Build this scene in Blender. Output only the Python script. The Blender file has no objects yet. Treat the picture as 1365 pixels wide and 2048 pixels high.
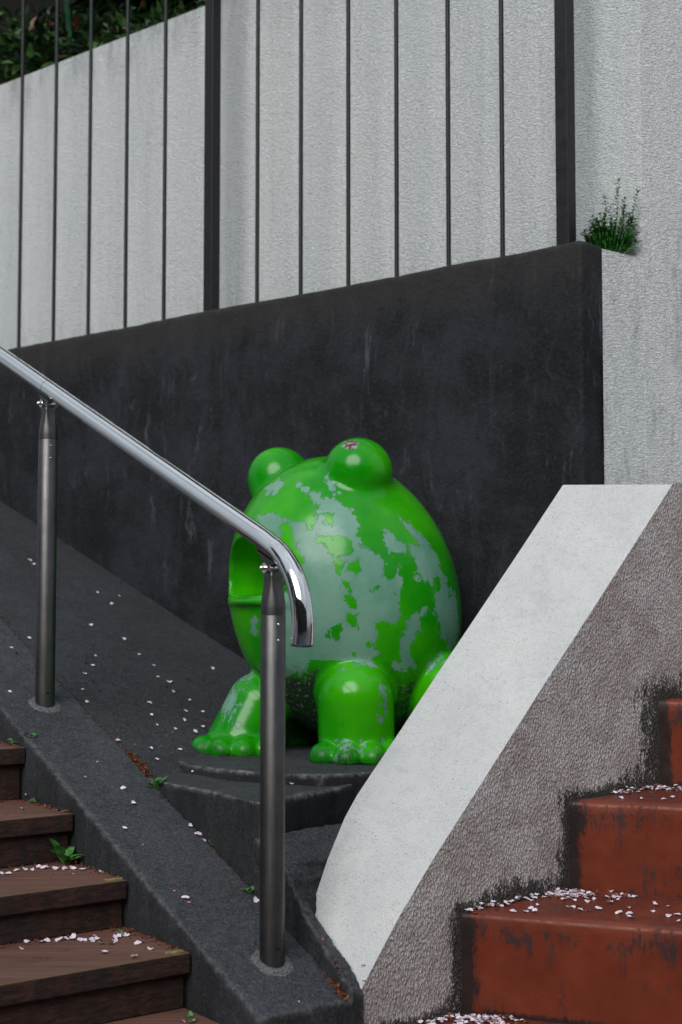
import bpy, bmesh, math, random
import numpy as np
from mathutils import Vector, noise, Matrix
from mathutils.bvhtree import BVHTree

R = random.Random(7)
sc = bpy.context.scene
COL = sc.collection

# ------------------------------------------------------------------ camera
PITCH = math.atan(173 / 2844.0)
cam_d = bpy.data.cameras.new("camera")
cam = bpy.data.objects.new("camera", cam_d)
COL.objects.link(cam)
cam.location = (0, 0, 0)
cam.rotation_euler = (math.radians(90) + PITCH, 0, 0)
cam_d.sensor_fit = 'VERTICAL'
cam_d.sensor_height = 36.0
cam_d.lens = 2844 / 2048 * 36.0
cam_d.clip_start = 0.05
cam_d.clip_end = 500
cam_d.dof.use_dof = True
cam_d.dof.focus_distance = 3.25
cam_d.dof.aperture_fstop = 4.0
sc.camera = cam

# ------------------------------------------------------------------ sky, sun, exposure
SUN_EL, SUN_AZ = 34.0, 200.0          # azimuth clockwise from +Y
world = bpy.data.worlds.new("World")
sc.world = world
world.use_nodes = True
wn_ = world.node_tree
wn_.nodes.clear()
sky = wn_.nodes.new('ShaderNodeTexSky')
sky.sky_type = 'NISHITA'
sky.sun_disc = False
sky.sun_elevation = math.radians(SUN_EL)
sky.sun_rotation = math.radians(SUN_AZ)
sky.dust_density = 2.0
sky.air_density = 1.0
sky.ozone_density = 1.0
bg = wn_.nodes.new('ShaderNodeBackground')
bg.inputs['Strength'].default_value = 0.1
wo = wn_.nodes.new('ShaderNodeOutputWorld')
# overcast: most of the clear sky is covered by an even cloud layer, brighter overhead than at the horizon
tc_ = wn_.nodes.new('ShaderNodeTexCoord')
sp_ = wn_.nodes.new('ShaderNodeSeparateXYZ')
wn_.links.new(tc_.outputs['Generated'], sp_.inputs[0])
mr_ = wn_.nodes.new('ShaderNodeMapRange')
mr_.inputs[1].default_value = 0.0; mr_.inputs[2].default_value = 1.0
mr_.inputs[3].default_value = 2.1; mr_.inputs[4].default_value = 6.6
wn_.links.new(sp_.outputs[2], mr_.inputs[0])
cn_ = wn_.nodes.new('ShaderNodeTexNoise')
cn_.inputs['Scale'].default_value = 2.6; cn_.inputs['Detail'].default_value = 5
wn_.links.new(tc_.outputs['Generated'], cn_.inputs['Vector'])
cr_ = wn_.nodes.new('ShaderNodeMapRange')
cr_.inputs[1].default_value = 0.3; cr_.inputs[2].default_value = 0.7
cr_.inputs[3].default_value = 0.62; cr_.inputs[4].default_value = 1.38
wn_.links.new(cn_.outputs['Fac'], cr_.inputs[0])
mu_ = wn_.nodes.new('ShaderNodeMath'); mu_.operation = 'MULTIPLY'
wn_.links.new(mr_.outputs[0], mu_.inputs[0]); wn_.links.new(cr_.outputs[0], mu_.inputs[1])
vm_ = wn_.nodes.new('ShaderNodeVectorMath'); vm_.operation = 'SCALE'
vm_.inputs[0].default_value = (0.90, 0.985, 1.07)
wn_.links.new(mu_.outputs[0], vm_.inputs['Scale'])
mx_ = wn_.nodes.new('ShaderNodeMix'); mx_.data_type = 'RGBA'
mx_.inputs[0].default_value = 0.85
wn_.links.new(sky.outputs[0], mx_.inputs[6]); wn_.links.new(vm_.outputs[0], mx_.inputs[7])
wn_.links.new(mx_.outputs[2], bg.inputs[0])
wn_.links.new(bg.outputs[0], wo.inputs[0])
sun_d = bpy.data.lights.new("sun", 'SUN')
sun_d.energy = 2.1
sun_d.angle = math.radians(42)
sun_d.color = (1.0, 0.985, 0.955)
sun = bpy.data.objects.new("sun", sun_d)
COL.objects.link(sun)
sun.rotation_euler = (math.radians(90 - SUN_EL), 0, math.radians(180 - SUN_AZ))
sc.view_settings.view_transform = 'Standard'
sc.view_settings.look = 'None'
sc.view_settings.exposure = 0.22
sc.view_settings.gamma = 1.0
sc.view_settings.use_curve_mapping = False

# ------------------------------------------------------------------ frames
A = np.array([-0.138, 2.900, -0.728])
D = np.array([-0.596, 0.803]); D /= np.linalg.norm(D)      # up along the left stairs
N1 = np.array([D[1], -D[0]])                               # across, towards the right
SL = 0.4176                                                # slope of kerb
WD = np.array([-0.760, 0.650]); WD /= np.linalg.norm(WD)   # along the dark wall, leftwards
WN = np.array([WD[1], -WD[0]])                             # into the wall
W0 = np.array([-0.256, 4.659])
TOPZ = 0.987
PD = np.array([0.754, 0.657]); PD /= np.linalg.norm(PD)    # along the parapet, upwards
PT = np.array([0.035, 2.866])
RDIR = np.array([0.935, -0.355]); RDIR /= np.linalg.norm(RDIR)


def kf(al, lat, dz=0.0):
    p = A[:2] + D * al + N1 * lat
    return (float(p[0]), float(p[1]), float(A[2] + SL * al + dz))


def kp(al, lat, z):
    p = A[:2] + D * al + N1 * lat
    return (float(p[0]), float(p[1]), float(z))


def wf(s, o, z):
    p = W0 + WD * s + WN * o
    return (float(p[0]), float(p[1]), float(z))


def ray(x, y):
    f = 2844.0
    u = 1024 - y
    c, s = math.cos(PITCH), math.sin(PITCH)
    return Vector((x - 682.5, f * c - u * s, u * c + f * s)).normalized()


# ------------------------------------------------------------------ node helpers
class NT:
    def __init__(self, name):
        self.m = bpy.data.materials.new(name)
        self.m.use_nodes = True
        self.t = self.m.node_tree
        self.t.nodes.clear()
        self.out = self.n('ShaderNodeOutputMaterial')
        self.b = self.n('ShaderNodeBsdfPrincipled')
        self.t.links.new(self.b.outputs[0], self.out.inputs[0])
        self._tc = None

    def n(self, ty, **kw):
        nd = self.t.nodes.new(ty)
        for k, v in kw.items():
            setattr(nd, k, v)
        return nd

    def set(self, inp, v):
        if hasattr(v, 'links') or isinstance(v, bpy.types.NodeSocket):
            self.t.links.new(v, inp)
        else:
            if isinstance(v, (tuple, list)) and len(v) == 3 and inp.type == 'RGBA':
                v = (*v, 1)
            inp.default_value = v

    def pos(self, scale=(1, 1, 1), obj=False, rotz=0.0):
        if obj:
            src = self.n('ShaderNodeTexCoord').outputs['Object']
        else:
            src = self.n('ShaderNodeNewGeometry').outputs['Position']
        mp = self.n('ShaderNodeMapping')
        mp.inputs['Scale'].default_value = scale
        mp.inputs['Rotation'].default_value = (0, 0, rotz)
        self.t.links.new(src, mp.inputs['Vector'])
        return mp.outputs[0]

    def noise(self, vec, scale, detail=4, rough=0.55, dist=0.0):
        nd = self.n('ShaderNodeTexNoise')
        self.set(nd.inputs['Vector'], vec)
        nd.inputs['Scale'].default_value = scale
        nd.inputs['Detail'].default_value = detail
        nd.inputs['Roughness'].default_value = rough
        nd.inputs['Distortion'].default_value = dist
        return nd.outputs['Fac']

    def voro(self, vec, scale, feature='F1', rnd=1.0):
        nd = self.n('ShaderNodeTexVoronoi', feature=feature)
        self.set(nd.inputs['Vector'], vec)
        nd.inputs['Scale'].default_value = scale
        nd.inputs['Randomness'].default_value = rnd
        return nd.outputs['Distance']

    def rng(self, v, a, b, c=0.0, d=1.0, smooth=True):
        nd = self.n('ShaderNodeMapRange')
        if smooth:
            nd.interpolation_type = 'SMOOTHSTEP'
        self.set(nd.inputs[0], v)
        nd.inputs[1].default_value = a
        nd.inputs[2].default_value = b
        nd.inputs[3].default_value = c
        nd.inputs[4].default_value = d
        return nd.outputs[0]

    def math(self, op, a, b=0.0, clamp=False):
        nd = self.n('ShaderNodeMath', operation=op)
        nd.use_clamp = clamp
        self.set(nd.inputs[0], a)
        self.set(nd.inputs[1], b)
        return nd.outputs[0]

    def mix(self, fac, a, b):
        nd = self.n('ShaderNodeMix', data_type='RGBA')
        self.set(nd.inputs[0], fac)
        self.set(nd.inputs[6], a)
        self.set(nd.inputs[7], b)
        return nd.outputs[2]

    def attr(self, name):
        return self.n('ShaderNodeAttribute', attribute_name=name).outputs['Fac']

    def xyz(self, vec):
        nd = self.n('ShaderNodeSeparateXYZ')
        self.set(nd.inputs[0], vec)
        return nd.outputs

    def edge(self, radius, lo=0.02, hi=0.25):
        bv = self.n('ShaderNodeBevel', samples=4)
        bv.inputs['Radius'].default_value = radius
        g = self.n('ShaderNodeNewGeometry').outputs['Normal']
        dp = self.n('ShaderNodeVectorMath', operation='DOT_PRODUCT')
        self.t.links.new(bv.outputs[0], dp.inputs[0])
        self.t.links.new(g, dp.inputs[1])
        return self.rng(self.math('SUBTRACT', 1.0, dp.outputs['Value']), lo, hi)

    def bump(self, height, dist, strength=1.0, prev=None):
        nd = self.n('ShaderNodeBump')
        nd.inputs['Strength'].default_value = strength
        nd.inputs['Distance'].default_value = dist
        self.set(nd.inputs['Height'], height)
        if prev is not None:
            self.set(nd.inputs['Normal'], prev)
        return nd.outputs[0]

    def done(self, color, rough=0.8, metal=0.0, normal=None, spec=0.5, coat=None, coat_rough=0.1):
        self.set(self.b.inputs['Base Color'], color)
        self.set(self.b.inputs['Roughness'], rough)
        self.set(self.b.inputs['Metallic'], metal)
        self.b.inputs['Specular IOR Level'].default_value = spec
        if normal is not None:
            self.set(self.b.inputs['Normal'], normal)
        if coat is not None:
            self.set(self.b.inputs['Coat Weight'], coat)
            self.b.inputs['Coat Roughness'].default_value = coat_rough
        return self.m


def mat_kerb(name, base=0.05, wk=0.6):
    t = NT(name)
    p = t.pos()
    big = t.noise(p, 5, 5, 0.6)
    mid = t.noise(p, 38, 6, 0.7)
    fine = t.noise(p, 330, 3, 0.7)
    grit = t.noise(p, 140, 5, 0.8)
    speck = t.rng(t.noise(p, 190, 3, 0.65), 0.58, 0.68)
    v = t.math('ADD', t.math('MULTIPLY', big, 0.4), t.math('MULTIPLY', mid, 0.6))
    b = base
    col = t.mix(t.rng(v, 0.36, 0.66), (b * 0.36, b * 0.40, b * 0.50), (b * 1.25, b * 1.36, b * 1.65))
    col = t.mix(t.math('MULTIPLY', t.rng(fine, 0.35, 0.7), 0.6), col, (b * 1.9, b * 2.0, b * 2.25))
    col = t.mix(t.math('MULTIPLY', t.rng(fine, 0.5, 0.28), 0.75), col, (b * 0.2, b * 0.2, b * 0.23))
    col = t.mix(t.math('MULTIPLY', speck, 0.6), col, (b * 4.2, b * 4.3, b * 4.4))
    col = t.mix(t.math('MULTIPLY', t.rng(grit, 0.50, 0.64), 0.55), col, (b * 2.6, b * 2.75, b * 3.0))
    col = t.mix(t.math('MULTIPLY', t.rng(grit, 0.46, 0.36), 0.6), col, (b * 0.15, b * 0.16, b * 0.19))
    # upright faces darkened all over, in uneven patches
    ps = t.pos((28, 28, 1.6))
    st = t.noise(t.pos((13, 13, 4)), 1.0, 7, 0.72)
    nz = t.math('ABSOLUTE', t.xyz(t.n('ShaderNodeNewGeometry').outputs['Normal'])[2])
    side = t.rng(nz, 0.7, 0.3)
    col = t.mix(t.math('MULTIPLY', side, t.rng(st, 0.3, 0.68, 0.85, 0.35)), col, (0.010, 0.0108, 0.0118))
    wear = t.math('MULTIPLY', t.rng(t.n('ShaderNodeNewGeometry').outputs['Pointiness'], 0.506, 0.545), t.rng(t.noise(p, 42, 8, 0.82), 0.40, 0.68))
    col = t.mix(t.math('MULTIPLY', wear, wk), col, (0.24, 0.24, 0.23))
    h = t.math('ADD', t.math('MULTIPLY', fine, 0.6), t.math('MULTIPLY', grit, 1.0))
    return t.done(col, t.rng(fine, 0.3, 0.7, 0.72, 0.95), normal=t.bump(h, 0.004, 0.9), spec=0.35)


def mat_darkwall():
    t = NT("stained_dark_concrete")
    p = t.pos()
    warp = t.n('ShaderNodeVectorMath', operation='ADD')
    wnz = t.n('ShaderNodeTexNoise'); wnz.inputs['Scale'].default_value = 3.0; wnz.inputs['Detail'].default_value = 4
    t.set(wnz.inputs['Vector'], p)
    sc2 = t.n('ShaderNodeVectorMath', operation='SCALE'); sc2.inputs['Scale'].default_value = 0.22
    t.t.links.new(wnz.outputs['Color'], sc2.inputs[0])
    t.set(warp.inputs[0], p); t.t.links.new(sc2.outputs[0], warp.inputs[1])
    pw = warp.outputs[0]

    def stretched(v, sx, sz):
        m_ = t.n('ShaderNodeMapping'); m_.inputs['Scale'].default_value = (sx, sx, sz)
        t.t.links.new(v, m_.inputs['Vector']); return m_.outputs[0]
    cloud = t.noise(pw, 3.6, 9, 0.72)
    col = t.mix(t.rng(cloud, 0.38, 0.64), (0.0048, 0.0053, 0.0070), (0.0250, 0.0275, 0.0365))
    st = t.noise(stretched(pw, 11, 1.3), 1, 7, 0.72)
    col = t.mix(t.math('MULTIPLY', t.rng(st, 0.5, 0.3), 0.7), col, (0.006, 0.0065, 0.0075))
    st2 = t.noise(stretched(pw, 24, 3.2), 1, 6, 0.75)
    strk = t.math('MULTIPLY', t.rng(st2, 0.54, 0.74), t.rng(t.noise(pw, 3.1, 4, 0.6), 0.47, 0.62))
    col = t.mix(t.math('MULTIPLY', strk, 0.9), col, (0.110, 0.122, 0.155))
    st3 = t.noise(stretched(pw, 34, 1.6), 1, 6, 0.75)
    run = t.math('MULTIPLY', t.rng(st3, 0.52, 0.70), t.rng(t.noise(pw, 1.7, 4, 0.6), 0.42, 0.62))
    col = t.mix(t.math('MULTIPLY', run, 0.5), col, (0.055, 0.060, 0.076))
    col = t.mix(t.math('MULTIPLY', t.rng(t.noise(p, 95, 5, 0.75), 0.48, 0.70), 0.45), col, (0.046, 0.049, 0.058))
    col = t.mix(t.math('MULTIPLY', t.rng(t.noise(p, 150, 2, 0.6), 0.36, 0.28), 0.6), col, (0.004, 0.004, 0.005))
    # hairline cracks
    ck = t.n('ShaderNodeTexVoronoi', feature='DISTANCE_TO_EDGE'); ck.inputs['Scale'].default_value = 2.3
    t.set(ck.inputs['Vector'], pw)
    cm = t.math('MULTIPLY', t.rng(ck.outputs['Distance'], 0.008, 0.002), t.rng(t.noise(p, 2.1, 3), 0.52, 0.6))
    col = t.mix(t.math('MULTIPLY', cm, 0.22), col, (0.045, 0.05, 0.06))
    z = t.xyz(p)[2]
    topm = t.math('ADD', t.rng(z, 0.70, 0.99), t.math('MULTIPLY', t.math('SUBTRACT', st2, 0.5), 1.6))
    col = t.mix(t.math('MULTIPLY', t.rng(topm, 0.3, 1.0), 0.6), col, (0.036, 0.033, 0.031))
    wear = t.math('MULTIPLY', t.rng(t.n('ShaderNodeNewGeometry').outputs['Pointiness'], 0.51, 0.56), t.rng(t.noise(p, 30, 6, 0.8), 0.40, 0.7))
    col = t.mix(t.math('MULTIPLY', wear, 0.35), col, (0.09, 0.088, 0.085))
    h = t.math('ADD', t.noise(p, 110, 5, 0.7), t.math('MULTIPLY', t.noise(p, 14, 5, 0.7), 2.0))
    return t.done(col, t.rng(cloud, 0.3, 0.7, 0.7, 0.9), normal=t.bump(h, 0.005, 0.8), spec=0.3)


def mat_stucco(name, kind):
    t = NT(name)
    p = t.pos()
    sx = 0.75 if kind == 'wall' else 1.5
    pw = t.pos((0.85, 0.85, 2.1) if kind == 'wall' else (1.6, 1.6, 0.85))
    n1 = t.noise(pw, 100 if kind == 'wall' else 135, 3, 0.6, 0.9)
    n2 = t.noise(pw, 240, 2, 0.5)
    if kind == 'top':
        n1 = t.noise(p, 190, 4, 0.6)
        n2 = t.noise(p, 520, 2, 0.6)
    if kind == 'wall':
        col = t.mix(t.rng(t.noise(t.pos((5, 5, 0.7)), 1, 5, 0.6), 0.3, 0.7), (0.79, 0.83, 0.845), (0.87, 0.89, 0.89))
        col = t.mix(t.math('MULTIPLY', t.rng(t.noise(t.pos((26, 26, 1.3)), 1, 5, 0.65), 0.48, 0.75), 0.22), col, (0.37, 0.42, 0.43))
        z = t.xyz(p)[2]
        low = t.math('MULTIPLY', t.rng(z, 1.16, 0.985), t.rng(t.noise(t.pos((40, 40, 7)), 1, 5, 0.7), 0.45, 0.72))
        col = t.mix(t.math('MULTIPLY', low, 0.4), col, (0.25, 0.26, 0.25))
        topg = t.math('MULTIPLY', t.rng(z, 1.93, 2.2), t.rng(t.noise(t.pos((18, 18, 5)), 1, 5, 0.7), 0.4, 0.7))
        col = t.mix(t.math('MULTIPLY', topg, 0.5), col, (0.24, 0.28, 0.28))
        col = t.mix(t.math('MULTIPLY', t.rng(n1, 0.5, 0.3), 0.22), col, (0.34, 0.37, 0.38))  # shade of the stucco hollows put into the colour
        h = t.math('ADD', n1, t.math('MULTIPLY', n2, 0.35))
        return t.done(col, 0.9, normal=t.bump(h, 0.014, 1.0), spec=0.3)
    if kind == 'top':
        col = t.mix(t.rng(t.noise(p, 7, 5, 0.6), 0.35, 0.7), (0.71, 0.725, 0.725), (0.79, 0.795, 0.788))
        pit = t.math('MULTIPLY', t.rng(t.noise(p, 260, 3, 0.6), 0.40, 0.30), t.rng(t.noise(p, 9, 4, 0.6), 0.25, 0.6))
        col = t.mix(t.math('MULTIPLY', pit, 0.8), col, (0.22, 0.22, 0.21))
        col = t.mix(t.math('MULTIPLY', t.rng(t.noise(p, 60, 5, 0.7), 0.48, 0.78), 0.42), col, (0.47, 0.475, 0.48))
        col = t.mix(t.math('MULTIPLY', t.rng(t.noise(p, 6, 7, 0.75), 0.5, 0.72), 0.32), col, (0.44, 0.44, 0.42))
        g = t.attr('grime')
        gm = t.rng(t.math('ADD', g, t.math('MULTIPLY', t.math('SUBTRACT', t.noise(p, 45, 5, 0.75), 0.5), 0.9)), 0.45, 0.95)
        col = t.mix(t.math('MULTIPLY', gm, 0.7), col, (0.16, 0.165, 0.17))
        h = t.math('ADD', n1, t.math('MULTIPLY', n2, 0.5))
        return t.done(col, 0.85, normal=t.bump(h, 0.0055, 0.9), spec=0.3)
    # side of the parapet: rough, stained brownish, black algae where the steps meet it
    def lean(sc_):
        m_ = t.n('ShaderNodeMapping'); m_.inputs['Scale'].default_value = sc_; m_.inputs['Rotation'].default_value = (0.35, 0.35, 0)
        t.t.links.new(t.n('ShaderNodeNewGeometry').outputs['Position'], m_.inputs['Vector']); return m_.outputs[0]
    jit = t.n('ShaderNodeVectorMath', operation='ADD')
    jn = t.n('ShaderNodeTexNoise'); jn.inputs['Scale'].default_value = 90; jn.inputs['Detail'].default_value = 2
    t.set(jn.inputs['Vector'], p)
    js = t.n('ShaderNodeVectorMath', operation='SCALE'); js.inputs['Scale'].default_value = 1.1
    t.t.links.new(jn.outputs['Color'], js.inputs[0])
    t.set(jit.inputs[0], lean((225, 225, 125))); t.t.links.new(js.outputs[0], jit.inputs[1])
    bead = t.n('ShaderNodeTexVoronoi', feature='SMOOTH_F1'); bead.inputs['Scale'].default_value = 1.0
    bead.inputs['Smoothness'].default_value = 0.5
    t.set(bead.inputs['Vector'], jit.outputs[0])
    bd = t.math('SUBTRACT', 1.0, bead.outputs['Distance'])
    hh = t.math('ADD', t.math('MULTIPLY', bd, 0.75), t.math('MULTIPLY', n1, 0.55))
    groove = t.rng(hh, 0.86, 0.66)
    blot = t.noise(p, 9, 8, 0.72)
    col = t.mix(t.rng(blot, 0.38, 0.62), (0.60, 0.53, 0.51), (0.80, 0.77, 0.765))
    col = t.mix(t.math('MULTIPLY', t.rng(t.noise(p, 15, 7, 0.75), 0.52, 0.68), 0.5), col, (0.30, 0.22, 0.205))
    col = t.mix(t.math('MULTIPLY', groove, 0.55), col, (0.17, 0.135, 0.128))  # stained grooves, with their shade put into the colour
    col = t.mix(t.math('MULTIPLY', t.rng(hh, 0.86, 1.0), 0.4), col, (0.88, 0.87, 0.87))  # ridge highlights put into the colour
    spots = t.math('MULTIPLY', t.rng(t.noise(t.pos((1, 1, 0.5)), 60, 5, 0.75), 0.60, 0.68), t.rng(t.noise(p, 5, 3), 0.45, 0.6))
    col = t.mix(t.math('MULTIPLY', spots, 0.75), col, (0.06, 0.045, 0.04))
    g = t.attr('grime')
    nn = t.math('ADD', t.math('MULTIPLY', t.math('SUBTRACT', t.noise(t.pos((1, 1, 0.4)), 48, 8, 0.82), 0.5), 2.0),
                t.math('ADD', t.math('MULTIPLY', groove, 0.22), t.math('MULTIPLY', t.math('SUBTRACT', blot, 0.5), 0.6)))
    gm = t.rng(t.math('ADD', g, nn), 0.52, 0.92)
    col = t.mix(t.math('MULTIPLY', gm, 0.92), col, (0.020, 0.017, 0.015))
    return t.done(col, 0.85, normal=t.bump(hh, 0.0065, 1.0), spec=0.3)


def mat_red(name, top=False):
    t = NT(name)
    p = t.pos()
    col = t.mix(t.rng(t.noise(p, 7, 5, 0.6), 0.35, 0.7), (0.145, 0.027, 0.013), (0.20, 0.040, 0.019))
    fine = t.noise(t.pos((95, 95, 22)), 1, 8, 0.8)
    mid = t.noise(t.pos((26, 26, 8)), 1, 7, 0.75)
    area = t.noise(p, 8, 5, 0.65)
    band = t.attr('band')
    v = t.math('ADD', t.math('ADD', t.math('MULTIPLY', fine, 0.5), t.math('MULTIPLY', mid, 0.55)), t.math('MULTIPLY', area, 0.55))
    v = t.math('ADD', v, t.math('MULTIPLY', band, 0.10))
    m = t.rng(v, 0.845, 0.95)
    if top:
        m = t.math('MULTIPLY', t.rng(t.noise(p, 60, 6, 0.8), 0.45, 0.66), t.rng(area, 0.36, 0.55))
    col = t.mix(t.math('MULTIPLY', m, 0.78), col, (0.030, 0.030, 0.034))
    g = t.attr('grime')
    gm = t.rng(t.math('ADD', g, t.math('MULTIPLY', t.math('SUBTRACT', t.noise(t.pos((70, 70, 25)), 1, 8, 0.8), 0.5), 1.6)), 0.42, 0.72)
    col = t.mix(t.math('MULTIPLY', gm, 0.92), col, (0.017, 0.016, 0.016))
    och = t.math('MULTIPLY', t.rng(t.noise(p, 70, 4, 0.7), 0.66, 0.72), t.rng(area, 0.5, 0.6))
    col = t.mix(t.math('MULTIPLY', och, 0.7), col, (0.24, 0.10, 0.02))
    wear = t.math('MULTIPLY', t.edge(0.02, 0.01, 0.2), t.rng(t.noise(p, 12, 4, 0.7), 0.25, 0.5))
    col = t.mix(t.math('MULTIPLY', wear, 0.65), col, (0.42, 0.125, 0.08))  # worn nosing edge; its highlight is put into the colour too
    h = t.math('ADD', t.math('ADD', t.math('MULTIPLY', t.noise(p, 16, 4, 0.5), 0.4), t.math('MULTIPLY', t.noise(p, 150, 3), 0.1)), t.math('MULTIPLY', m, 0.12))
    return t.done(col, t.rng(t.noise(p, 40, 4), 0.3, 0.7, 0.30, 0.5), normal=t.bump(h, 0.005, 0.7), spec=0.5 if top else 0.25)


def mat_timber(name, top=False):
    t = NT(name)
    a = math.atan2(N1[1], N1[0])
    # texture axes: x along the board
    p = t.pos((1, 1, 1), rotz=-a)
    pg = t.pos((2.2, 55, 130), rotz=-a)
    g1 = t.noise(pg, 1, 6, 0.7, 0.4)
    blot = t.noise(p, 9, 5, 0.65)
    if top:
        pg = t.pos((2.5, 130, 20), rotz=-a)
        g1 = t.noise(pg, 1, 6, 0.7, 0.3)
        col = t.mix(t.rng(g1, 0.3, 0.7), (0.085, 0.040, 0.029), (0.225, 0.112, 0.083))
        col = t.mix(t.math('MULTIPLY', t.rng(blot, 0.5, 0.75), 0.45), col, (0.045, 0.03, 0.028))
        g = t.attr('grime')
        col = t.mix(t.math('MULTIPLY', g, t.rng(t.noise(p, 20, 5), 0.35, 0.7, 0.1, 0.6)), col, (0.12, 0.085, 0.038))
        return t.done(col, 0.62, normal=t.bump(g1, 0.002, 0.6), spec=0.35)
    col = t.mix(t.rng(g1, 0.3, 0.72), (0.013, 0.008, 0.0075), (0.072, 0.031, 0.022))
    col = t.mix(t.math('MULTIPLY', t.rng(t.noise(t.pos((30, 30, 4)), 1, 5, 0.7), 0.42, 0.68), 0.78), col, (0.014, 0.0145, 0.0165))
    col = t.mix(t.math('MULTIPLY', t.rng(blot, 0.62, 0.72), 0.35), col, (0.15, 0.055, 0.02))
    return t.done(col, 0.68, normal=t.bump(g1, 0.0025, 0.8), spec=0.3)


def mat_simple(name, c, rough=0.7, metal=0.0, var=0.25, scale=40, bump=0.0, spec=0.5):
    t = NT(name)
    p = t.pos()
    n = t.noise(p, scale, 4, 0.6)
    col = t.mix(t.rng(n, 0.3, 0.7), tuple(v * (1 - var) for v in c), tuple(min(1, v * (1 + var)) for v in c))
    nm = t.bump(n, bump, 0.8) if bump else None
    return t.done(col, t.rng(n, 0.3, 0.7, rough * 0.85, min(1, rough * 1.15)), metal, nm, spec)


def mat_steel(name, polished):
    t = NT(name)
    p = t.pos()
    sm = t.noise(p, 18, 5, 0.7)
    if polished:
        col = t.mix(t.rng(sm, 0.3, 0.7), (0.84, 0.84, 0.845), (0.90, 0.90, 0.90))
        sc_ = t.noise(t.pos((300, 300, 300)), 1, 2)
        return t.done(col, t.rng(sm, 0.35, 0.7, 0.03, 0.09), 1.0, t.bump(sc_, 0.0002, 0.2))
    br = t.noise(t.pos((500, 500, 12)), 1, 3, 0.6)
    col = t.mix(t.rng(sm, 0.3, 0.7), (0.11, 0.109, 0.112), (0.145, 0.14, 0.138))
    return t.done(col, t.rng(br, 0.3, 0.7, 0.40, 0.50), 1.0, t.bump(br, 0.0003, 0.3))


def mat_frog():
    t = NT("chipped_green_paint")
    p = t.pos(obj=True)
    z = t.xyz(p)[2]
    bias = t.attr('bare')
    n = t.noise(p, 9.5, 10, 0.70, 0.25)
    n2 = t.noise(t.pos((1.3, 1.3, 0.9), obj=True), 24, 9, 0.74)
    f = t.math('ADD', t.math('MULTIPLY', t.math('SUBTRACT', n, 0.5), 1.5), t.math('MULTIPLY', t.math('SUBTRACT', n2, 0.5), 1.9))
    f = t.math('ADD', f, bias)
    bare = t.rng(f, -0.012, 0.012)
    tone = t.noise(p, 3.5, 4, 0.5)
    green = t.mix(t.rng(tone, 0.35, 0.65), (0.004, 0.265, 0.0005), (0.048, 0.44, 0.001))
    under = t.mix(t.rng(t.noise(p, 5, 5, 0.6), 0.35, 0.65), (0.115, 0.295, 0.205), (0.195, 0.38, 0.285))
    under = t.mix(t.math('MULTIPLY', t.rng(t.noise(p, 12, 5, 0.7), 0.58, 0.75), 0.5), under, (0.17, 0.25, 0.30))
    col = t.mix(bare, green, under)
    # dark pits and chips
    pit = t.math('MULTIPLY', t.rng(t.noise(p, 95, 4, 0.7), 0.665, 0.71), t.rng(t.noise(p, 7, 3), 0.38, 0.55))
    col = t.mix(t.math('MULTIPLY', pit, 0.75), col, (0.02, 0.055, 0.03))
    # algae grime (attribute: crevices and underside where water sits)
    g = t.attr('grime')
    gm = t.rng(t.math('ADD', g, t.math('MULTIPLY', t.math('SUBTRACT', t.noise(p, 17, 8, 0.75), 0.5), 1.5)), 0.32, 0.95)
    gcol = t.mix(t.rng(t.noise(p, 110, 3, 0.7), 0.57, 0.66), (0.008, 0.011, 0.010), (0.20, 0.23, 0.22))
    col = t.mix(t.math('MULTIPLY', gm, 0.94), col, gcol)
    rs = t.attr('rust')
    rm = t.rng(t.math('ADD', rs, t.math('MULTIPLY', t.math('SUBTRACT', t.noise(p, 60, 5, 0.7), 0.5), 0.7)), 0.5, 0.7)
    rcol = t.mix(t.rng(t.noise(p, 90, 3), 0.45, 0.6), (0.09, 0.035, 0.02), (0.33, 0.31, 0.3))
    col = t.mix(rm, col, rcol)
    h = t.math('ADD', t.math('MULTIPLY', bare, -0.5), t.math('MULTIPLY', gm, 0.4))
    nm = t.bump(h, 0.0012, 0.8, prev=t.bump(t.noise(p, 14, 3), 0.002, 0.35))
    rough = t.math('ADD', t.math('MULTIPLY', gm, 0.5), t.math('ADD', t.rng(bare, 0, 1, 0.17, 0.25), t.rng(t.noise(p, 11, 7, 0.75), 0.45, 0.8, 0.0, 0.22)))
    return t.done(col, rough, 0.0, nm, 0.42)


M = {}
M['kerb'] = mat_kerb('dark_worn_concrete', 0.050, 0.45)
M['ramp'] = mat_kerb('dark_ramp_concrete', 0.039)
M['platform'] = mat_kerb('mossy_dark_concrete', 0.040, 0.95)
M['dark_wall'] = mat_darkwall()
M['stucco'] = mat_stucco('pale_stucco', 'wall')
M['stucco_top'] = mat_stucco('white_fine_render', 'top')
M['stucco_side'] = mat_stucco('stained_rough_render', 'side')
M['red'] = mat_red('red_painted_riser')
M['red_top'] = mat_red('red_painted_tread', True)
M['timber'] = mat_timber('dark_timber')
M['timber_top'] = mat_timber('brown_timber_top', True)
M['steel'] = mat_steel('polished_steel', True)
M['brushed'] = mat_steel('brushed_steel', False)
M['black'] = mat_simple('black_hole', (0.004, 0.004, 0.004), 0.9)
M['iron'] = mat_simple('dark_painted_iron', (0.008, 0.011, 0.013), 0.5, 0, 0.2, 30, 0.0006, 0.4)
M['iron_post'] = mat_simple('dark_brown_painted_iron', (0.012, 0.011, 0.014), 0.5, 0, 0.2, 30, 0.0006, 0.4)
M['frog'] = mat_frog()
M['petal'] = mat_simple('pale_petal', (0.78, 0.68, 0.76), 0.6, 0, 0.15, 90)
M['petal_pink'] = mat_simple('pink_petal', (0.55, 0.22, 0.24), 0.6, 0, 0.2, 90)
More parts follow.
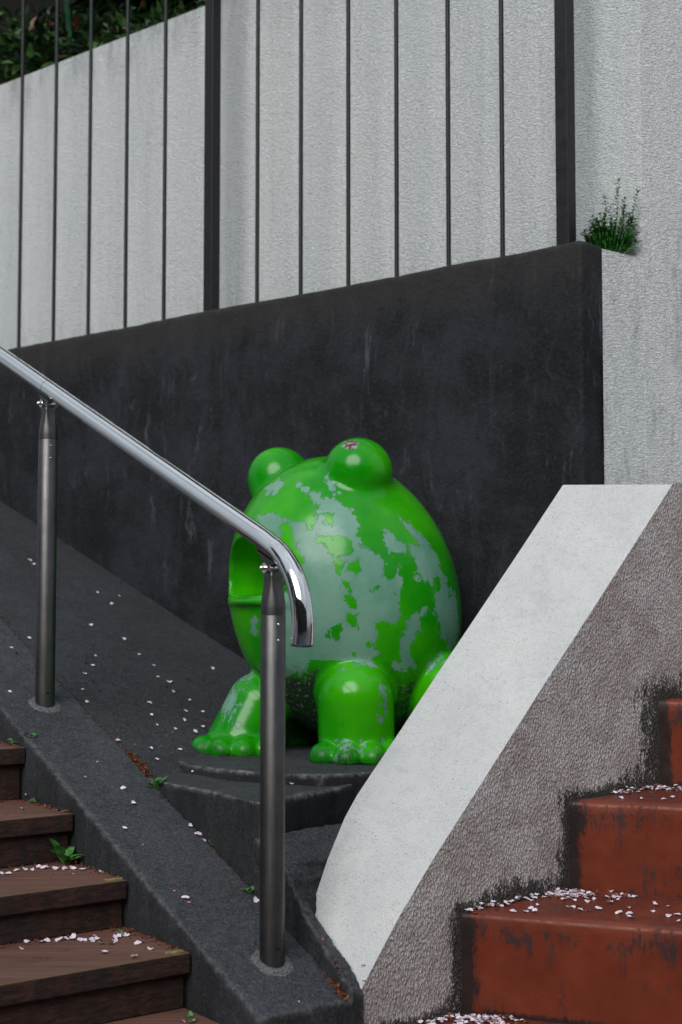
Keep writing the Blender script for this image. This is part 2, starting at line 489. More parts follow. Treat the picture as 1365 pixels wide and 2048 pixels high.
M['litter'] = mat_simple('brown_leaf_litter', (0.19, 0.055, 0.018), 0.8, 0, 0.6, 60)
M['mortar'] = mat_simple('pale_mortar', (0.115, 0.12, 0.125), 0.9, 0, 0.75, 260, 0.003)
M['weed'] = mat_simple('weed_green', (0.055, 0.22, 0.036), 0.5, 0, 0.4, 60)
M['weed_light'] = mat_simple('weed_light_green', (0.05, 0.19, 0.04), 0.5, 0, 0.3, 60)
M['leaf_dark'] = mat_simple('dark_shrub_leaf', (0.018, 0.055, 0.014), 0.45, 0, 0.5, 25)
M['leaf_mid'] = mat_simple('mid_shrub_leaf', (0.035, 0.10, 0.015), 0.45, 0, 0.4, 25)
M['leaf_red'] = mat_simple('reddish_shrub_leaf', (0.12, 0.05, 0.025), 0.5, 0, 0.3, 25)
M['blade'] = mat_simple('blue_green_blade_leaf', (0.03, 0.11, 0.06), 0.4, 0, 0.3, 25)
M['stem'] = mat_simple('brown_stem', (0.05, 0.035, 0.02), 0.8, 0, 0.4, 60, 0.002)
M['soil'] = mat_simple('dark_soil', (0.010, 0.009, 0.007), 0.95, 0, 0.6, 30, 0.02, 0.05)
M['strip'] = mat_simple('yellowed_rubber_strip', (0.24, 0.20, 0.075), 0.6, 0, 0.3, 80)
M['ground'] = mat_kerb('grey_ground_concrete', 0.085)

D3 = Vector((*D, 0)); N3 = Vector((*N1, 0)); UP = Vector((0, 0, 1))
SOLIDS = []      # surfaces things can lie on


# ------------------------------------------------------------------ object helpers
def link(o, parent=None):
    COL.objects.link(o)
    if parent is not None:
        o.parent = parent
    return o


def tag(o, label=None, cat=None, group=None, kind=None):
    if label: o['label'] = label
    if cat: o['category'] = cat
    if group: o['group'] = group
    if kind: o['kind'] = kind
    return o


def empty(name, loc=(0, 0, 0), rz=0.0, label=None, cat=None, group=None):
    o = bpy.data.objects.new(name, None)
    o.empty_display_size = 0.05
    o.location = loc
    o.rotation_euler = (0, 0, rz)
    link(o)
    return tag(o, label, cat, group)


def mk(name, V, F, mat, parent=None, smooth=False, mats=None, fm=None, local=True):
    me = bpy.data.meshes.new(name)
    me.from_pydata([tuple(map(float, v)) for v in V], [], F)
    for m in (mats or [mat]):
        me.materials.append(m)
    if fm is not None:
        me.polygons.foreach_set('material_index', fm)
    if smooth:
        me.polygons.foreach_set('use_smooth', [True] * len(me.polygons))
    me.update()
    o = bpy.data.objects.new(name, me)
    link(o, parent)
    if parent is not None and local:
        # geometry was given in world coordinates
        me.transform(pm(parent).inverted())
    return o


def pm(o):
    m = Matrix.Translation(o.location) @ o.rotation_euler.to_matrix().to_4x4()
    return (pm(o.parent) @ m) if o.parent else m


def prism(pts_top, zbot):
    """closed solid: top polygon with own heights, vertical sides down to zbot"""
    n = len(pts_top)
    V = [tuple(p) for p in pts_top] + [(p[0], p[1], zbot if not callable(zbot) else zbot(p)) for p in pts_top]
    a = sum(pts_top[i][0] * pts_top[(i + 1) % n][1] - pts_top[(i + 1) % n][0] * pts_top[i][1] for i in range(n))
    top = list(range(n)); bot = [n + i for i in reversed(range(n))]
    F = []
    if a < 0:
        top = top[::-1]; bot = bot[::-1]
        F = [[i, i + n, (i + 1) % n + n, (i + 1) % n][::-1] for i in range(n)]
        F = [f[::-1] for f in F]
        F = [f for f in F]
    else:
        F = [[i, i + n, (i + 1) % n + n, (i + 1) % n] for i in range(n)]
    return V, [top, bot] + F


def fixn(me):
    bm = bmesh.new(); bm.from_mesh(me)
    bmesh.ops.recalc_face_normals(bm, faces=bm.faces)
    bm.to_mesh(me); bm.free()


def rough(o, voxel, amp=0.003, freq=6.0, smooth_it=2, amp2=0.0, freq2=30.0):
    """remesh a closed solid and push its surface in and out a little, so edges are worn and uneven"""
    fixn(o.data)
    md = o.modifiers.new('r', 'REMESH'); md.mode = 'VOXEL'; md.voxel_size = voxel; md.adaptivity = 0
    if smooth_it:
        ms = o.modifiers.new('s', 'SMOOTH'); ms.iterations = smooth_it; ms.factor = 0.5
    dg = bpy.context.evaluated_depsgraph_get()
    me = bpy.data.meshes.new_from_object(o.evaluated_get(dg))
    o.modifiers.clear()
    old = o.data
    o.data = me
    bpy.data.meshes.remove(old)
    n = len(me.vertices)
    co = np.empty(n * 3); me.vertices.foreach_get('co', co); co = co.reshape(-1, 3)
    nr = np.empty(n * 3); me.vertices.foreach_get('normal', nr); nr = nr.reshape(-1, 3)
    mw = pm(o)
    off = np.array(mw.translation)
    for i in range(n):
        q = Vector(co[i] + off)
        dsp = amp * noise.noise(q * freq)
        if amp2:
            dsp += amp2 * noise.noise(q * freq2)
        co[i] += nr[i] * dsp
    me.vertices.foreach_set('co', co.ravel())
    me.polygons.foreach_set('use_smooth', [True] * len(me.polygons))
    me.update()
    return o


def fattr(o, name, fn):
    me = o.data
    a = me.attributes.new(name, 'FLOAT', 'POINT')
    mw = pm(o)
    vals = [fn(mw @ v.co) for v in me.vertices]
    a.data.foreach_set('value', vals)


def box_pts(c, ax, ay, az, hx, hy, hz):
    V = []
    for sx in (-1, 1):
        for sy in (-1, 1):
            for sz in (-1, 1):
                V.append(Vector(c) + ax * hx * sx + ay * hy * sy + az * hz * sz)
    F = [(0, 1, 3, 2), (4, 6, 7, 5), (0, 4, 5, 1), (2, 3, 7, 6), (0, 2, 6, 4), (1, 5, 7, 3)]
    return V, F


def bevel_mesh(me, w, seg=2):
    bm = bmesh.new(); bm.from_mesh(me)
    bmesh.ops.recalc_face_normals(bm, faces=bm.faces)
    bmesh.ops.bevel(bm, geom=list(bm.edges), offset=w, segments=seg, affect='EDGES', profile=0.6)
    bm.to_mesh(me); bm.free()
    me.update()


def tube(path, radii, seg=16, cap=True):
    P = [Vector(p) for p in path]
    if not isinstance(radii, (list, tuple)):
        radii = [radii] * len(P)
    V, F = [], []
    up = None
    for i, p in enumerate(P):
        tng = (P[min(i + 1, len(P) - 1)] - P[max(i - 1, 0)]).normalized()
        if up is None:
            up = tng.orthogonal().normalized()
        else:
            up = (up - tng * up.dot(tng)).normalized()
        sd = tng.cross(up)
        for k in range(seg):
            a = 2 * math.pi * k / seg
            V.append(p + (up * math.cos(a) + sd * math.sin(a)) * radii[i])
    for i in range(len(P) - 1):
        for k in range(seg):
            a, b = i * seg + k, i * seg + (k + 1) % seg
            F.append((a, b, b + seg, a + seg))
    if cap:
        n0 = len(V)
        V += [Vector(v) for v in V[:seg]] + [Vector(v) for v in V[(len(P) - 1) * seg:len(P) * seg]]
        F.append(tuple(range(n0, n0 + seg))[::-1])
        F.append(tuple(range(n0 + seg, n0 + 2 * seg)))
    return V, F


def merge(parts):
    V, F = [], []
    for v, f in parts:
        o = len(V)
        V += list(v)
        F += [tuple(i + o for i in q) for q in f]
    return V, F


D3 = Vector((*D, 0)); N3 = Vector((*N1, 0)); UP = Vector((0, 0, 1))
WD3 = Vector((*WD, 0)); WN3 = Vector((*WN, 0))

# ================================================================== GROUND
me_g = mk('ground', [(-60, -60, -1.4), (60, -60, -1.4), (60, 60, -1.4), (-60, 60, -1.4)], [(0, 1, 2, 3)], M['ground'])
tag(me_g, kind='structure')

# ================================================================== UNSEEN BUILDING behind the camera, added to darken reflections in steel and paint
br_ = empty('added_building', (0, -11, -1.4), 0, 'dark brown unseen building added to darken the polished handrail reflections', 'building')
M['brown_wall'] = mat_simple('dark_brown_facade', (0.050, 0.042, 0.038), 0.85, 0, 0.3, 3, 0.0, 0.3)
M['window'] = mat_simple('dark_window_glass', (0.02, 0.022, 0.025), 0.1, 0, 0.1, 3)
V, F = box_pts(Vector((-1, -13, 2.1)), Vector((1, 0, 0)), Vector((0, 1, 0)), UP, 17, 3, 3.5)
mk('wall', V, F, M['brown_wall'], br_)
for ix_ in range(-5, 6):
    for iz_ in range(2):
        V, F = box_pts(Vector((ix_ * 2.8 - 1, -9.99, 0.7 + iz_ * 2.7)), Vector((1, 0, 0)), Vector((0, 1, 0)), UP, 0.7, 0.03, 0.75)
        mk('window', V, F, M['window'], br_)

# ================================================================== DARK WALL
END_S = -1.212
pts = [wf(3.4, 0, TOPZ - 0.004), wf(1.0, 0.001, TOPZ - 0.002), wf(END_S, 0, TOPZ + 0.006), wf(END_S, 0.21, TOPZ + 0.002), wf(3.4, 0.21, TOPZ - 0.004)]
V, F = prism(pts, -1.35)
dark_wall = mk('retaining_wall', V, F, M['dark_wall'])
rough(dark_wall, 0.012, 0.006, 3.0, 2, 0.0012, 18)
tag(dark_wall, 'stained dark grey concrete retaining wall behind the green frog', 'wall')
SOLIDS.append(dark_wall)

# ================================================================== PALE STUCCO WALL
OFF = 0.222
FD = np.array([0.93, 0.36]); FD /= np.linalg.norm(FD)
E1 = np.array(wf(END_S - 0.004, 0.10, 0)[:2])
C1 = np.array([0.860, 3.994])
# corner where the set-back wall meets the frontal face
WTOP = 2.20
wroot = empty('stucco_wall', (C1[0], C1[1], 0), 0, 'tall pale grey stucco wall behind the iron fence', 'wall')
cfar = np.array(wf(3.6, OFF, 0)[:2])
cs = C1
endr = cs + FD * 1.6
plan = [cfar, cs, endr, endr + np.array([-0.2, 0.9]), cfar + WN * 0.3]
pts = [(p[0], p[1], WTOP) for p in plan]
# keep the top level on the left, it runs above the picture on the right
V, F = prism(pts, -1.35)
o = mk('wall', V, F, M['stucco'], wroot)
fixn(o.data)
tri = [E1, cs + FD * 0.0, E1 + WN * 0.14]
tri = [(E1[0], E1[1], TOPZ - 0.006), (cs[0] - 0.001, cs[1] + 0.001, TOPZ - 0.020), (E1[0] + WN[0] * 0.13, E1[1] + WN[1] * 0.13, TOPZ - 0.010)]
V, F = prism(tri, -1.35)
led = mk('ledge', V, F, M['stucco'], wroot)
fixn(led.data)
SOLIDS.append(led)

# ================================================================== RAMP (path beside the wall)
def ramp_z(al, lat):
    tt = max(0.0, (lat - 0.10) / 0.95)
    return A[2] + SL * al - 0.018 - 0.125 * min(tt, 1.3)

V, F = [], []
NA, NL = 60, 22
for i in range(NA + 1):
    al = 0.15 + (3.6 - 0.15) * i / NA
    for j in range(NL + 1):
        lat = 0.07 + (1.75 - 0.07) * j / NL
        z = ramp_z(al, lat) + 0.006 * noise.noise(Vector((al * 3, lat * 3, 0)))
        V.append(kp(al, lat, z))
for i in range(NA):
    for j in range(NL):
        a = i * (NL + 1) + j
        F.append((a, a + 1, a + NL + 2, a + NL + 1))
# close into a solid slab with skirts
ramp = mk('path', V, F, M['ramp'], smooth=True)
fixn(ramp.data)
if sum(p.normal.z for p in ramp.data.polygons) < 0:
    ramp.data.flip_normals()
tag(ramp, kind='structure')
SOLIDS.append(ramp)

# ================================================================== KERB
V, F = prism([kf(-0.138, -0.124), kf(-0.140, 0.103), kf(3.6, 0.103), kf(3.6, -0.128)], lambda p: p[2] - 0.55)
kerb = mk('stair_kerb', V, F, M['kerb'])
rough(kerb, 0.0075, 0.003, 7, 2, 0.0014, 60)
tag(kerb, 'sloping grey concrete kerb beside the timber steps carrying the steel handrail', 'kerb')
SOLIDS.append(kerb)

# ================================================================== PLATFORM + PLINTH under the frog
PZ = -0.442
C = kp(0.200, 0.104, PZ)
pts = [C, kp(1.05, 0.104, PZ), kp(1.05, 1.1, PZ), kp(0.45, 1.45, PZ), kp(-0.1, 1.35, PZ), kp(0.24, 0.75, PZ),
       (0.055, 3.484, PZ), kp(0.30, 0.36, PZ - 0.001), kp(0.235, 0.20, PZ - 0.003)]
V, F = prism(pts, -1.1)
plat = mk('concrete_platform', V, F, M['platform'])
rough(plat, 0.0075, 0.006, 8, 2, 0.0014, 33)
tag(plat, 'low dark concrete platform with worn pale edges under the green frog', 'platform')
SOLIDS.append(plat)
ZP = -0.418
pl_ = [(-0.459, 3.786), (-0.39, 3.63), (-0.311, 3.535), (-0.22, 3.475), (-0.146, 3.435), (-0.05, 3.405), (0.045, 3.455), (0.16, 3.52),
       (0.42, 3.85), (0.25, 4.08), (-0.2, 4.45), (-0.45, 4.1)]
V, F = prism([(x, y, ZP) for x, y in pl_], -0.6)
plinth = mk('concrete_plinth', V, F, M['platform'])
rough(plinth, 0.0075, 0.004, 11, 2, 0.0014, 37)
tag(plinth, 'thin irregular raised concrete slab right beneath the frog feet', 'plinth')
SOLIDS.append(plinth)

# ================================================================== LOWER SLAB (fillet between kerb, platform and parapet)
top_edge = [(0.215, -0.520), (0.16, -0.528), (0.10, -0.560), (0.085, -0.572), (0.05, -0.612), (0.009, -0.660), (-0.034, -0.692), (-0.085, -0.730), (-0.118, -0.754), (-0.140, -0.776)]
V, F = [], []
right = [(0.26, 0.50, -0.488), (0.18, 0.46, -0.497), (0.12, 0.42, -0.510), (0.09, 0.36, -0.530), (0.065, 0.22, -0.595)]
cols = []
lat_r = [0.60, 0.56, 0.44, 0.30, 0.133, 0.128, 0.128, 0.128, 0.128, 0.128]
z_r = [-0.492, -0.500, -0.545, -0.600, -0.652, -0.668, -0.696, -0.733, -0.757, -0.779]
for i, (al, z) in enumerate(top_edge):
    cols.append((kp(al, 0.092, z), kp(al, lat_r[i], z_r[i])))
n = len(cols)
for a, b in cols:
    V += [a, b, (a[0], a[1], -1.1), (b[0], b[1], -1.1)]
for i in range(n - 1):
    q = i * 4; r = q + 4
    F += [(q, q + 1, r + 1, r), (q, r, r + 2, q + 2), (q + 1, q + 3, r + 3, r + 1), (q + 2, r + 2, r + 3, q + 3)]
F += [(0, 2, 3, 1), (n * 4 - 4, n * 4 - 3, n * 4 - 1, n * 4 - 2)]
slab = mk('concrete_slab', V, F, M['kerb'])
rough(slab, 0.006, 0.003, 14, 1, 0.0025, 60)
tag(slab, 'rough lower concrete slab between the kerb and the white parapet', 'slab')
SOLIDS.append(slab)

# ================================================================== PARAPET
rs = [(0.0, -0.781), (0.112, -0.645), (0.205, -0.546), (0.414, -0.341), (0.583, -0.175), (0.765, 0.0), (1.063, 0.291)]


def redge(z):
    for (s0, z0), (s1, z1) in zip(rs, rs[1:]):
        if z <= z1:
            u = (z - z0) / (z1 - z0)
            return s0 + u * (s1 - s0)
    return rs[-1][0]


Lp = [(-0.066, 3.031, -0.668), (-0.053, 3.042, -0.624), (-0.029, 3.063, -0.555), (0.008, 3.095, -0.471), (0.035, 3.119, -0.426),
      (0.063, 3.143, -0.388), (0.131, 3.203, -0.297), (0.222, 3.283, -0.172), (0.315, 3.363, -0.047), (0.438, 3.470, 0.119), (0.560, 3.576, 0.286)]


def dens(pts, step):
    out = [Vector(pts[0])]
    for a, b in zip(pts, pts[1:]):
        a, b = Vector(a), Vector(b)
        k = max(1, int((b - a).length / step))
        out += [a.lerp(b, (i + 1) / k) for i in range(k)]
    return out


proot = empty('parapet', (PT[0], PT[1], -1.2), 0, 'sloping white rendered parapet between the frog and the red steps', 'parapet')
Lc = dens(Lp, 0.02)
Rc = []
for v in Lc:
    s = redge(v.z)
    p = PT + PD * s
    Rc.append(Vector((p[0], p[1], v.z)))
rows = []
NCR = 14
V, F = [], []
# bottom triangle: fan rows from the toe up to the first level line
tip = Vector((PT[0], PT[1], -0.781))
low = []
for i in range(5):
    u = i / 5
    a = tip.lerp(Lc[0], u); b = tip.lerp(Rc[0], u)
    low.append((a, b))
allrows = low + list(zip(Lc, Rc))
for a, b in allrows:
    for j in range(NCR + 1):
        V.append(a.lerp(b, j / NCR))
nr_ = len(allrows)
for i in range(nr_ - 1):
    for j in range(NCR):
        q = i * (NCR + 1) + j
        F.append((q, q + 1, q + NCR + 2, q + NCR + 1))
# level summit back to the wall
sumL, sumR = Lc[-1], Rc[-1]
k0 = len(V)
bL = Vector((0.75, 3.76, 0.291)); bR = Vector((sumR.x + PD[0] * 0.42, sumR.y + PD[1] * 0.42, 0.291))
V += [bL, bR]
F.append((k0 - NCR - 1, k0 - 1, k0 + 1, k0))
# top is its own part with slightly rounded look; body below is the rest
topo = mk('coping', V, F, None, proot, smooth=True, mats=[M['stucco_top']])
fixn(topo.data)
if sum(p.normal.z for p in topo.data.polygons) < 0:
    topo.data.flip_normals()
toeL = np.array([-0.066, 3.031]); toeR = PT


def kerb_dist(p):
    lat = (np.array([p.x, p.y]) - A[:2]) @ N1
    return lat


fattr(topo, 'grime', lambda p: max(0.0, 1.0 - (kerb_dist(p) - 0.10) / 0.05) * 0.9)
# side face to the red steps: fine grid so the algae line can follow the steps
ZB = -1.3
NS, NZ = 110, 120
S1 = 1.55
nose_z = [-1.07, -0.872, -0.661, -0.459, -0.247, -0.04, 0.17]
nose_s = [-0.35, -0.06, 0.288, 0.641, 0.985, 1.33, 1.67]


def step_h(s):
    z = -1.28
    for a, b in zip(nose_s, nose_z):
        if s > a + 0.012: z = b
    return z


def top_h(s):
    if s >= 1.063: return 0.291
    for (s0, z0), (s1, z1) in zip(rs, rs[1:]):
        if s <= s1:
            return z0 + (s - s0) / (s1 - s0) * (z1 - z0)


V, F = [], []
for i in range(NS + 1):
    s = S1 * i / NS
    zt = top_h(s)
    for j in range(NZ + 1):
        z = ZB + (zt - ZB) * (j / NZ)
        p = PT + PD * s
        V.append((p[0], p[1], z))
for i in range(NS):
    for j in range(NZ):
        q = i * (NZ + 1) + j
        F.append((q, q + NZ + 1, q + NZ + 2, q + 1))
side = mk('side_face', V, F, M['stucco_side'], proot)
if side.data.polygons[0].normal.dot(Vector((PD[1], -PD[0], 0))) < 0:
    side.data.flip_normals()


def side_grime(p):
    s = (np.array([p.x, p.y]) - PT) @ PD
    best = 9
    for a, b, c in zip(nose_s, nose_z, nose_s[1:] + [9]):
        # tread line from a to c at height b, riser line at a from b-0.21 to b
        ds = max(a - s, 0, s - c)
        best = min(best, math.hypot(ds, max(0, p.z - b)))
        dz = max(b - 0.21 - p.z, 0, p.z - b)
        best = min(best, 1.15 * math.hypot(s - a - 0.012, dz) if s < a else math.hypot(s - a, dz))
    hgt = (0.050 + 0.042 * max(0, min(1, (s - 0.25) / 0.8))) * (1.0 + 1.1 * noise.noise(Vector((s * 7, p.z * 7, 1.3))))
    return max(0.0, 1.0 - best / hgt) + (0.18 if False else 0.0)


fattr(side, 'grime', side_grime)
# hidden flanks: toe end to the kerb and the far flank
V, F = [], []
path = [tip] + [Lc[0]] + Lc[1:] + [bL]
for p in path:
    V += [p, Vector((p.x, p.y, ZB))]
for i in range(len(path) - 1):
    F.append((2 * i, 2 * i + 1, 2 * i + 3, 2 * i + 2))
fl = mk('far_flank', V, F, M['stucco_top'], proot)
SOLIDS += [topo, side]

# ================================================================== RED STEPS
sroot = empty('red_stairs', (0.6, 3.0, -1.3), 0, 'red painted concrete steps right of the white parapet', 'stairs')
red_treads = []
for k in range(6):
    s, z = nose_s[k + 0], nose_z[k + 0]
    if k > 5: break
    p = PT + PD * (s + 0.004)
    a0 = p - RDIR * 0.05
    depthv = np.array([-RDIR[1], RDIR[0]])
    run = 0.42
    # one solid per step: riser + tread, rounded nosing
    L = 1.75
    pts4 = [a0, a0 + RDIR * L, a0 + RDIR * L + depthv * run + PD * 0.03, a0 + PD * 0.46 - RDIR * 0.02]
    nx, nd = 60, 14
    zb = z - 0.24
    V, F, fm = [], [], []
    # profile across depth: riser bottom -> top -> bevel -> tread back
    prof = [(0.0, zb)] + [(0.0 + 0.0, zb + (z - zb - 0.014) * i / 12) for i in range(1, 13)]
    prof += [(0.002, z - 0.008), (0.006, z - 0.0025), (0.013, z)]
    prof += [(0.013 + (run - 0.013) * i / 20, z) for i in range(1, 21)]
    np_ = len(prof)
    for i in range(nx + 1):
        u = (i / nx) ** 1.25
        base = a0 + RDIR * (L * u)
        for (dd, zz) in prof:
            # at the left end depth follows the parapet direction
            dv = depthv * (1 - 0.0) * dd
            q = base + dv
            w = 0.0025 * noise.noise(Vector((q[0] * 9, q[1] * 9, zz * 9 + k * 3)))
            V.append((q[0] - depthv[0] * w, q[1] - depthv[1] * w, zz + w))
    for i in range(nx):
        for j in range(np_ - 1):
            q = i * np_ + j
            F.append((q, q + np_, q + np_ + 1, q + 1))
            fm.append(1 if j >= 14 else 0)
    o = mk('step', V, F, None, sroot, smooth=True, mats=[M['red'], M['red_top']], fm=fm)
    fixn(o.data)
    m0 = sum(pp.normal.z for pp in o.data.polygons)
    if m0 < 0: o.data.flip_normals()
    zk = z

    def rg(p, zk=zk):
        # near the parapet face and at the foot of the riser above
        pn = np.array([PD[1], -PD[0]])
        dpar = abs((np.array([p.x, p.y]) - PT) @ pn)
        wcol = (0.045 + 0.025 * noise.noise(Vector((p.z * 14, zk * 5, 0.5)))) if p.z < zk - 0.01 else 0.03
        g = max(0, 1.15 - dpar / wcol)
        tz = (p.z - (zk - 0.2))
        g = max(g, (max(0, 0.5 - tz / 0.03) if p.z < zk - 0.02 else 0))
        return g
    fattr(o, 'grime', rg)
    fattr(o, 'band', lambda p, zk=zk: max(0.0, 1 - abs(zk - 0.045 - p.z) / 0.04))
    red_treads.append(o)
    SOLIDS.append(o)

# ================================================================== TIMBER STEPS
troot = empty('timber_stairs', kp(0, -0.8, -1.3), 0, 'brown timber plank steps running up the left side of the kerb', 'stairs')
t_al = [-0.43, -0.165, 0.101, 0.365, 0.632, 0.905, 1.18, 1.45, 1.73]
t_z = [-0.93, -0.822, -0.710, -0.607, -0.497, -0.368, -0.252, -0.137, -0.02]
LATR, LATL = -0.131, -1.5
for k in range(len(t_al) - 1):
    al, z, al2 = t_al[k], t_z[k], t_al[k + 1]
    zn = t_z[k + 1]
    # tread: two planks with a small gap
    d_ = al2 - al + 0.03
    jit = 0.002 * (k % 3 - 1)
    for (a0_, a1_) in ((al, al + d_),):
        c = Vector(kp((a0_ + a1_) / 2, (LATR + LATL) / 2 + jit, z - 0.020))
        Vb, Fb = box_pts(c, D3, N3, UP, (a1_ - a0_) / 2, (LATR - LATL) / 2, 0.020)
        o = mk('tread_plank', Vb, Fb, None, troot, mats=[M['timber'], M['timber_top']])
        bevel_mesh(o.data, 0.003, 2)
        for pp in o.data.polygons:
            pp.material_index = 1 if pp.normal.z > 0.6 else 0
        bm = bmesh.new(); bm.from_mesh(o.data)
        bmesh.ops.bisect_plane(bm, geom=bm.verts[:] + bm.edges[:] + bm.faces[:], dist=1e-5,
                               plane_co=Vector(kp(a0_ + 0.022, 0, 0)) - troot.location, plane_no=D3)
        bmesh.ops.bisect_plane(bm, geom=bm.verts[:] + bm.edges[:] + bm.faces[:], dist=1e-5,
                               plane_co=Vector(kp(a0_ + 0.030, 0, 0)) - troot.location, plane_no=D3)
        bm.to_mesh(o.data); bm.free()
        fattr(o, 'grime', lambda p, a0_=a0_, al=al: 1.0 if (a0_ == al and ((np.array([p.x, p.y]) - A[:2]) @ D) < a0_ + 0.026) else 0.0)
        SOLIDS.append(o)
    # riser plank below this tread, recessed
    zprev = t_z[k - 1] if k else z - 0.11
    hgt = (z - 0.041) - (zprev + 0.001)
    c = Vector(kp(al + 0.016 + 0.012, (LATR + LATL) / 2, zprev + 0.001 + hgt / 2))
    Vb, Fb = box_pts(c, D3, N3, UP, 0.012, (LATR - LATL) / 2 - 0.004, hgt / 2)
    o = mk('riser_plank', Vb, Fb, M['timber'], troot)
    bevel_mesh(o.data, 0.002, 1)
    for lt in (-0.215, -0.62, -1.1):
        sp = Vector(kp(al + 0.0155, lt, z - 0.041 - hgt * 0.52))
        Vt, Ft = tube([sp, sp - D3 * 0.0022], [0.0042, 0.0036], 10)
        sr = mk('screw', Vt, Ft, M['brushed'], o)
    # worn strip end at the right corner of each nosing
    if k in (2, 3):
        c = Vector(kp(al + 0.016, LATR - 0.026, z + 0.0015))
        Vb, Fb = box_pts(c, D3, N3, UP, 0.007, 0.019, 0.0022)
        o = mk('nosing_strip', Vb, Fb, M['strip'], troot)
        bevel_mesh(o.data, 0.001, 1)

# ================================================================== HANDRAIL
hroot = empty('handrail', kf(0, 0), 0, 'stainless steel handrail on two posts with a curved lower end', 'handrail')
railp = [kp(al, 0, 0) for al in ()]


def rz(al): return 0.105 + 0.42 * (al + 0.006)


P_ = [Vector(kp(al, 0, rz(al) + 0.0)) for al in (2.6, 1.9, 1.4, 1.08)]
P2 = [Vector(kp(al, 0, rz(al))) for al in (1.078, 0.8, 0.52, 0.25, 0.06)]
# bend: smooth curve from the slope to vertical
b0 = Vector(kp(0.035, 0, rz(0.035)))
tgt = [(0.010, 0.110), (-0.022, 0.094), (-0.052, 0.070), (-0.077, 0.040), (-0.094, 0.006), (-0.1025, -0.030), (-0.104, -0.060), (-0.102, -0.091)]
P2 += [b0] + [Vector(kp(a, 0, z)) for a, z in tgt]


def smooth_path(P, n=4):
    out = []
    for i in range(len(P) - 1):
        p0 = P[max(i - 1, 0)]; p1 = P[i]; p2 = P[i + 1]; p3 = P[min(i + 2, len(P) - 1)]
        for k in range(n):
            t = k / n
            out.append(0.5 * ((2 * p1) + (p2 - p0) * t + (2 * p0 - 5 * p1 + 4 * p2 - p3) * t * t + (3 * p1 - p0 - 3 * p2 + p3) * t ** 3))
    out.append(P[-1])
    return out


sp = P2[:5] + smooth_path(P2[5:], 5)
Vt, Ft = tube(sp, 0.0215, 40)
rail = mk('rail', Vt, Ft, M['steel'], hroot, smooth=True)
Vt, Ft = tube(P_, 0.0215, 40)
mk('rail', Vt, Ft, M['steel'], hroot, smooth=True)
# thin sleeve seam between the two lengths
sd_ = (P_[-1] - P_[-2]).normalized()
Vt, Ft = tube([P_[-1] - sd_ * 0.001, Vector(P2[0]) + sd_ * 0.001], 0.0206, 32)
mk('rail_joint', Vt, Ft, M['brushed'], hroot, smooth=True)
# end cap
e0 = sp[-1]; ed = (sp[-1] - sp[-2]).normalized()
Vt, Ft = tube([e0 - ed * 0.001, e0 + ed * 0.0022, e0 + ed * 0.0035], [0.0222, 0.0222, 0.019], 40)
mk('end_cap', Vt, Ft, M['brushed'], hroot, smooth=False)
rw = e0 - ed * 0.012 - N3 * 0.0125 + D3 * 0.0175
Vt, Ft = tube([rw, rw + (D3 * 0.5 - N3 * 0.5).normalized() * 0.003], [0.002, 0.0014], 8)
mk('end_rivet', Vt, Ft, M['steel'], hroot)

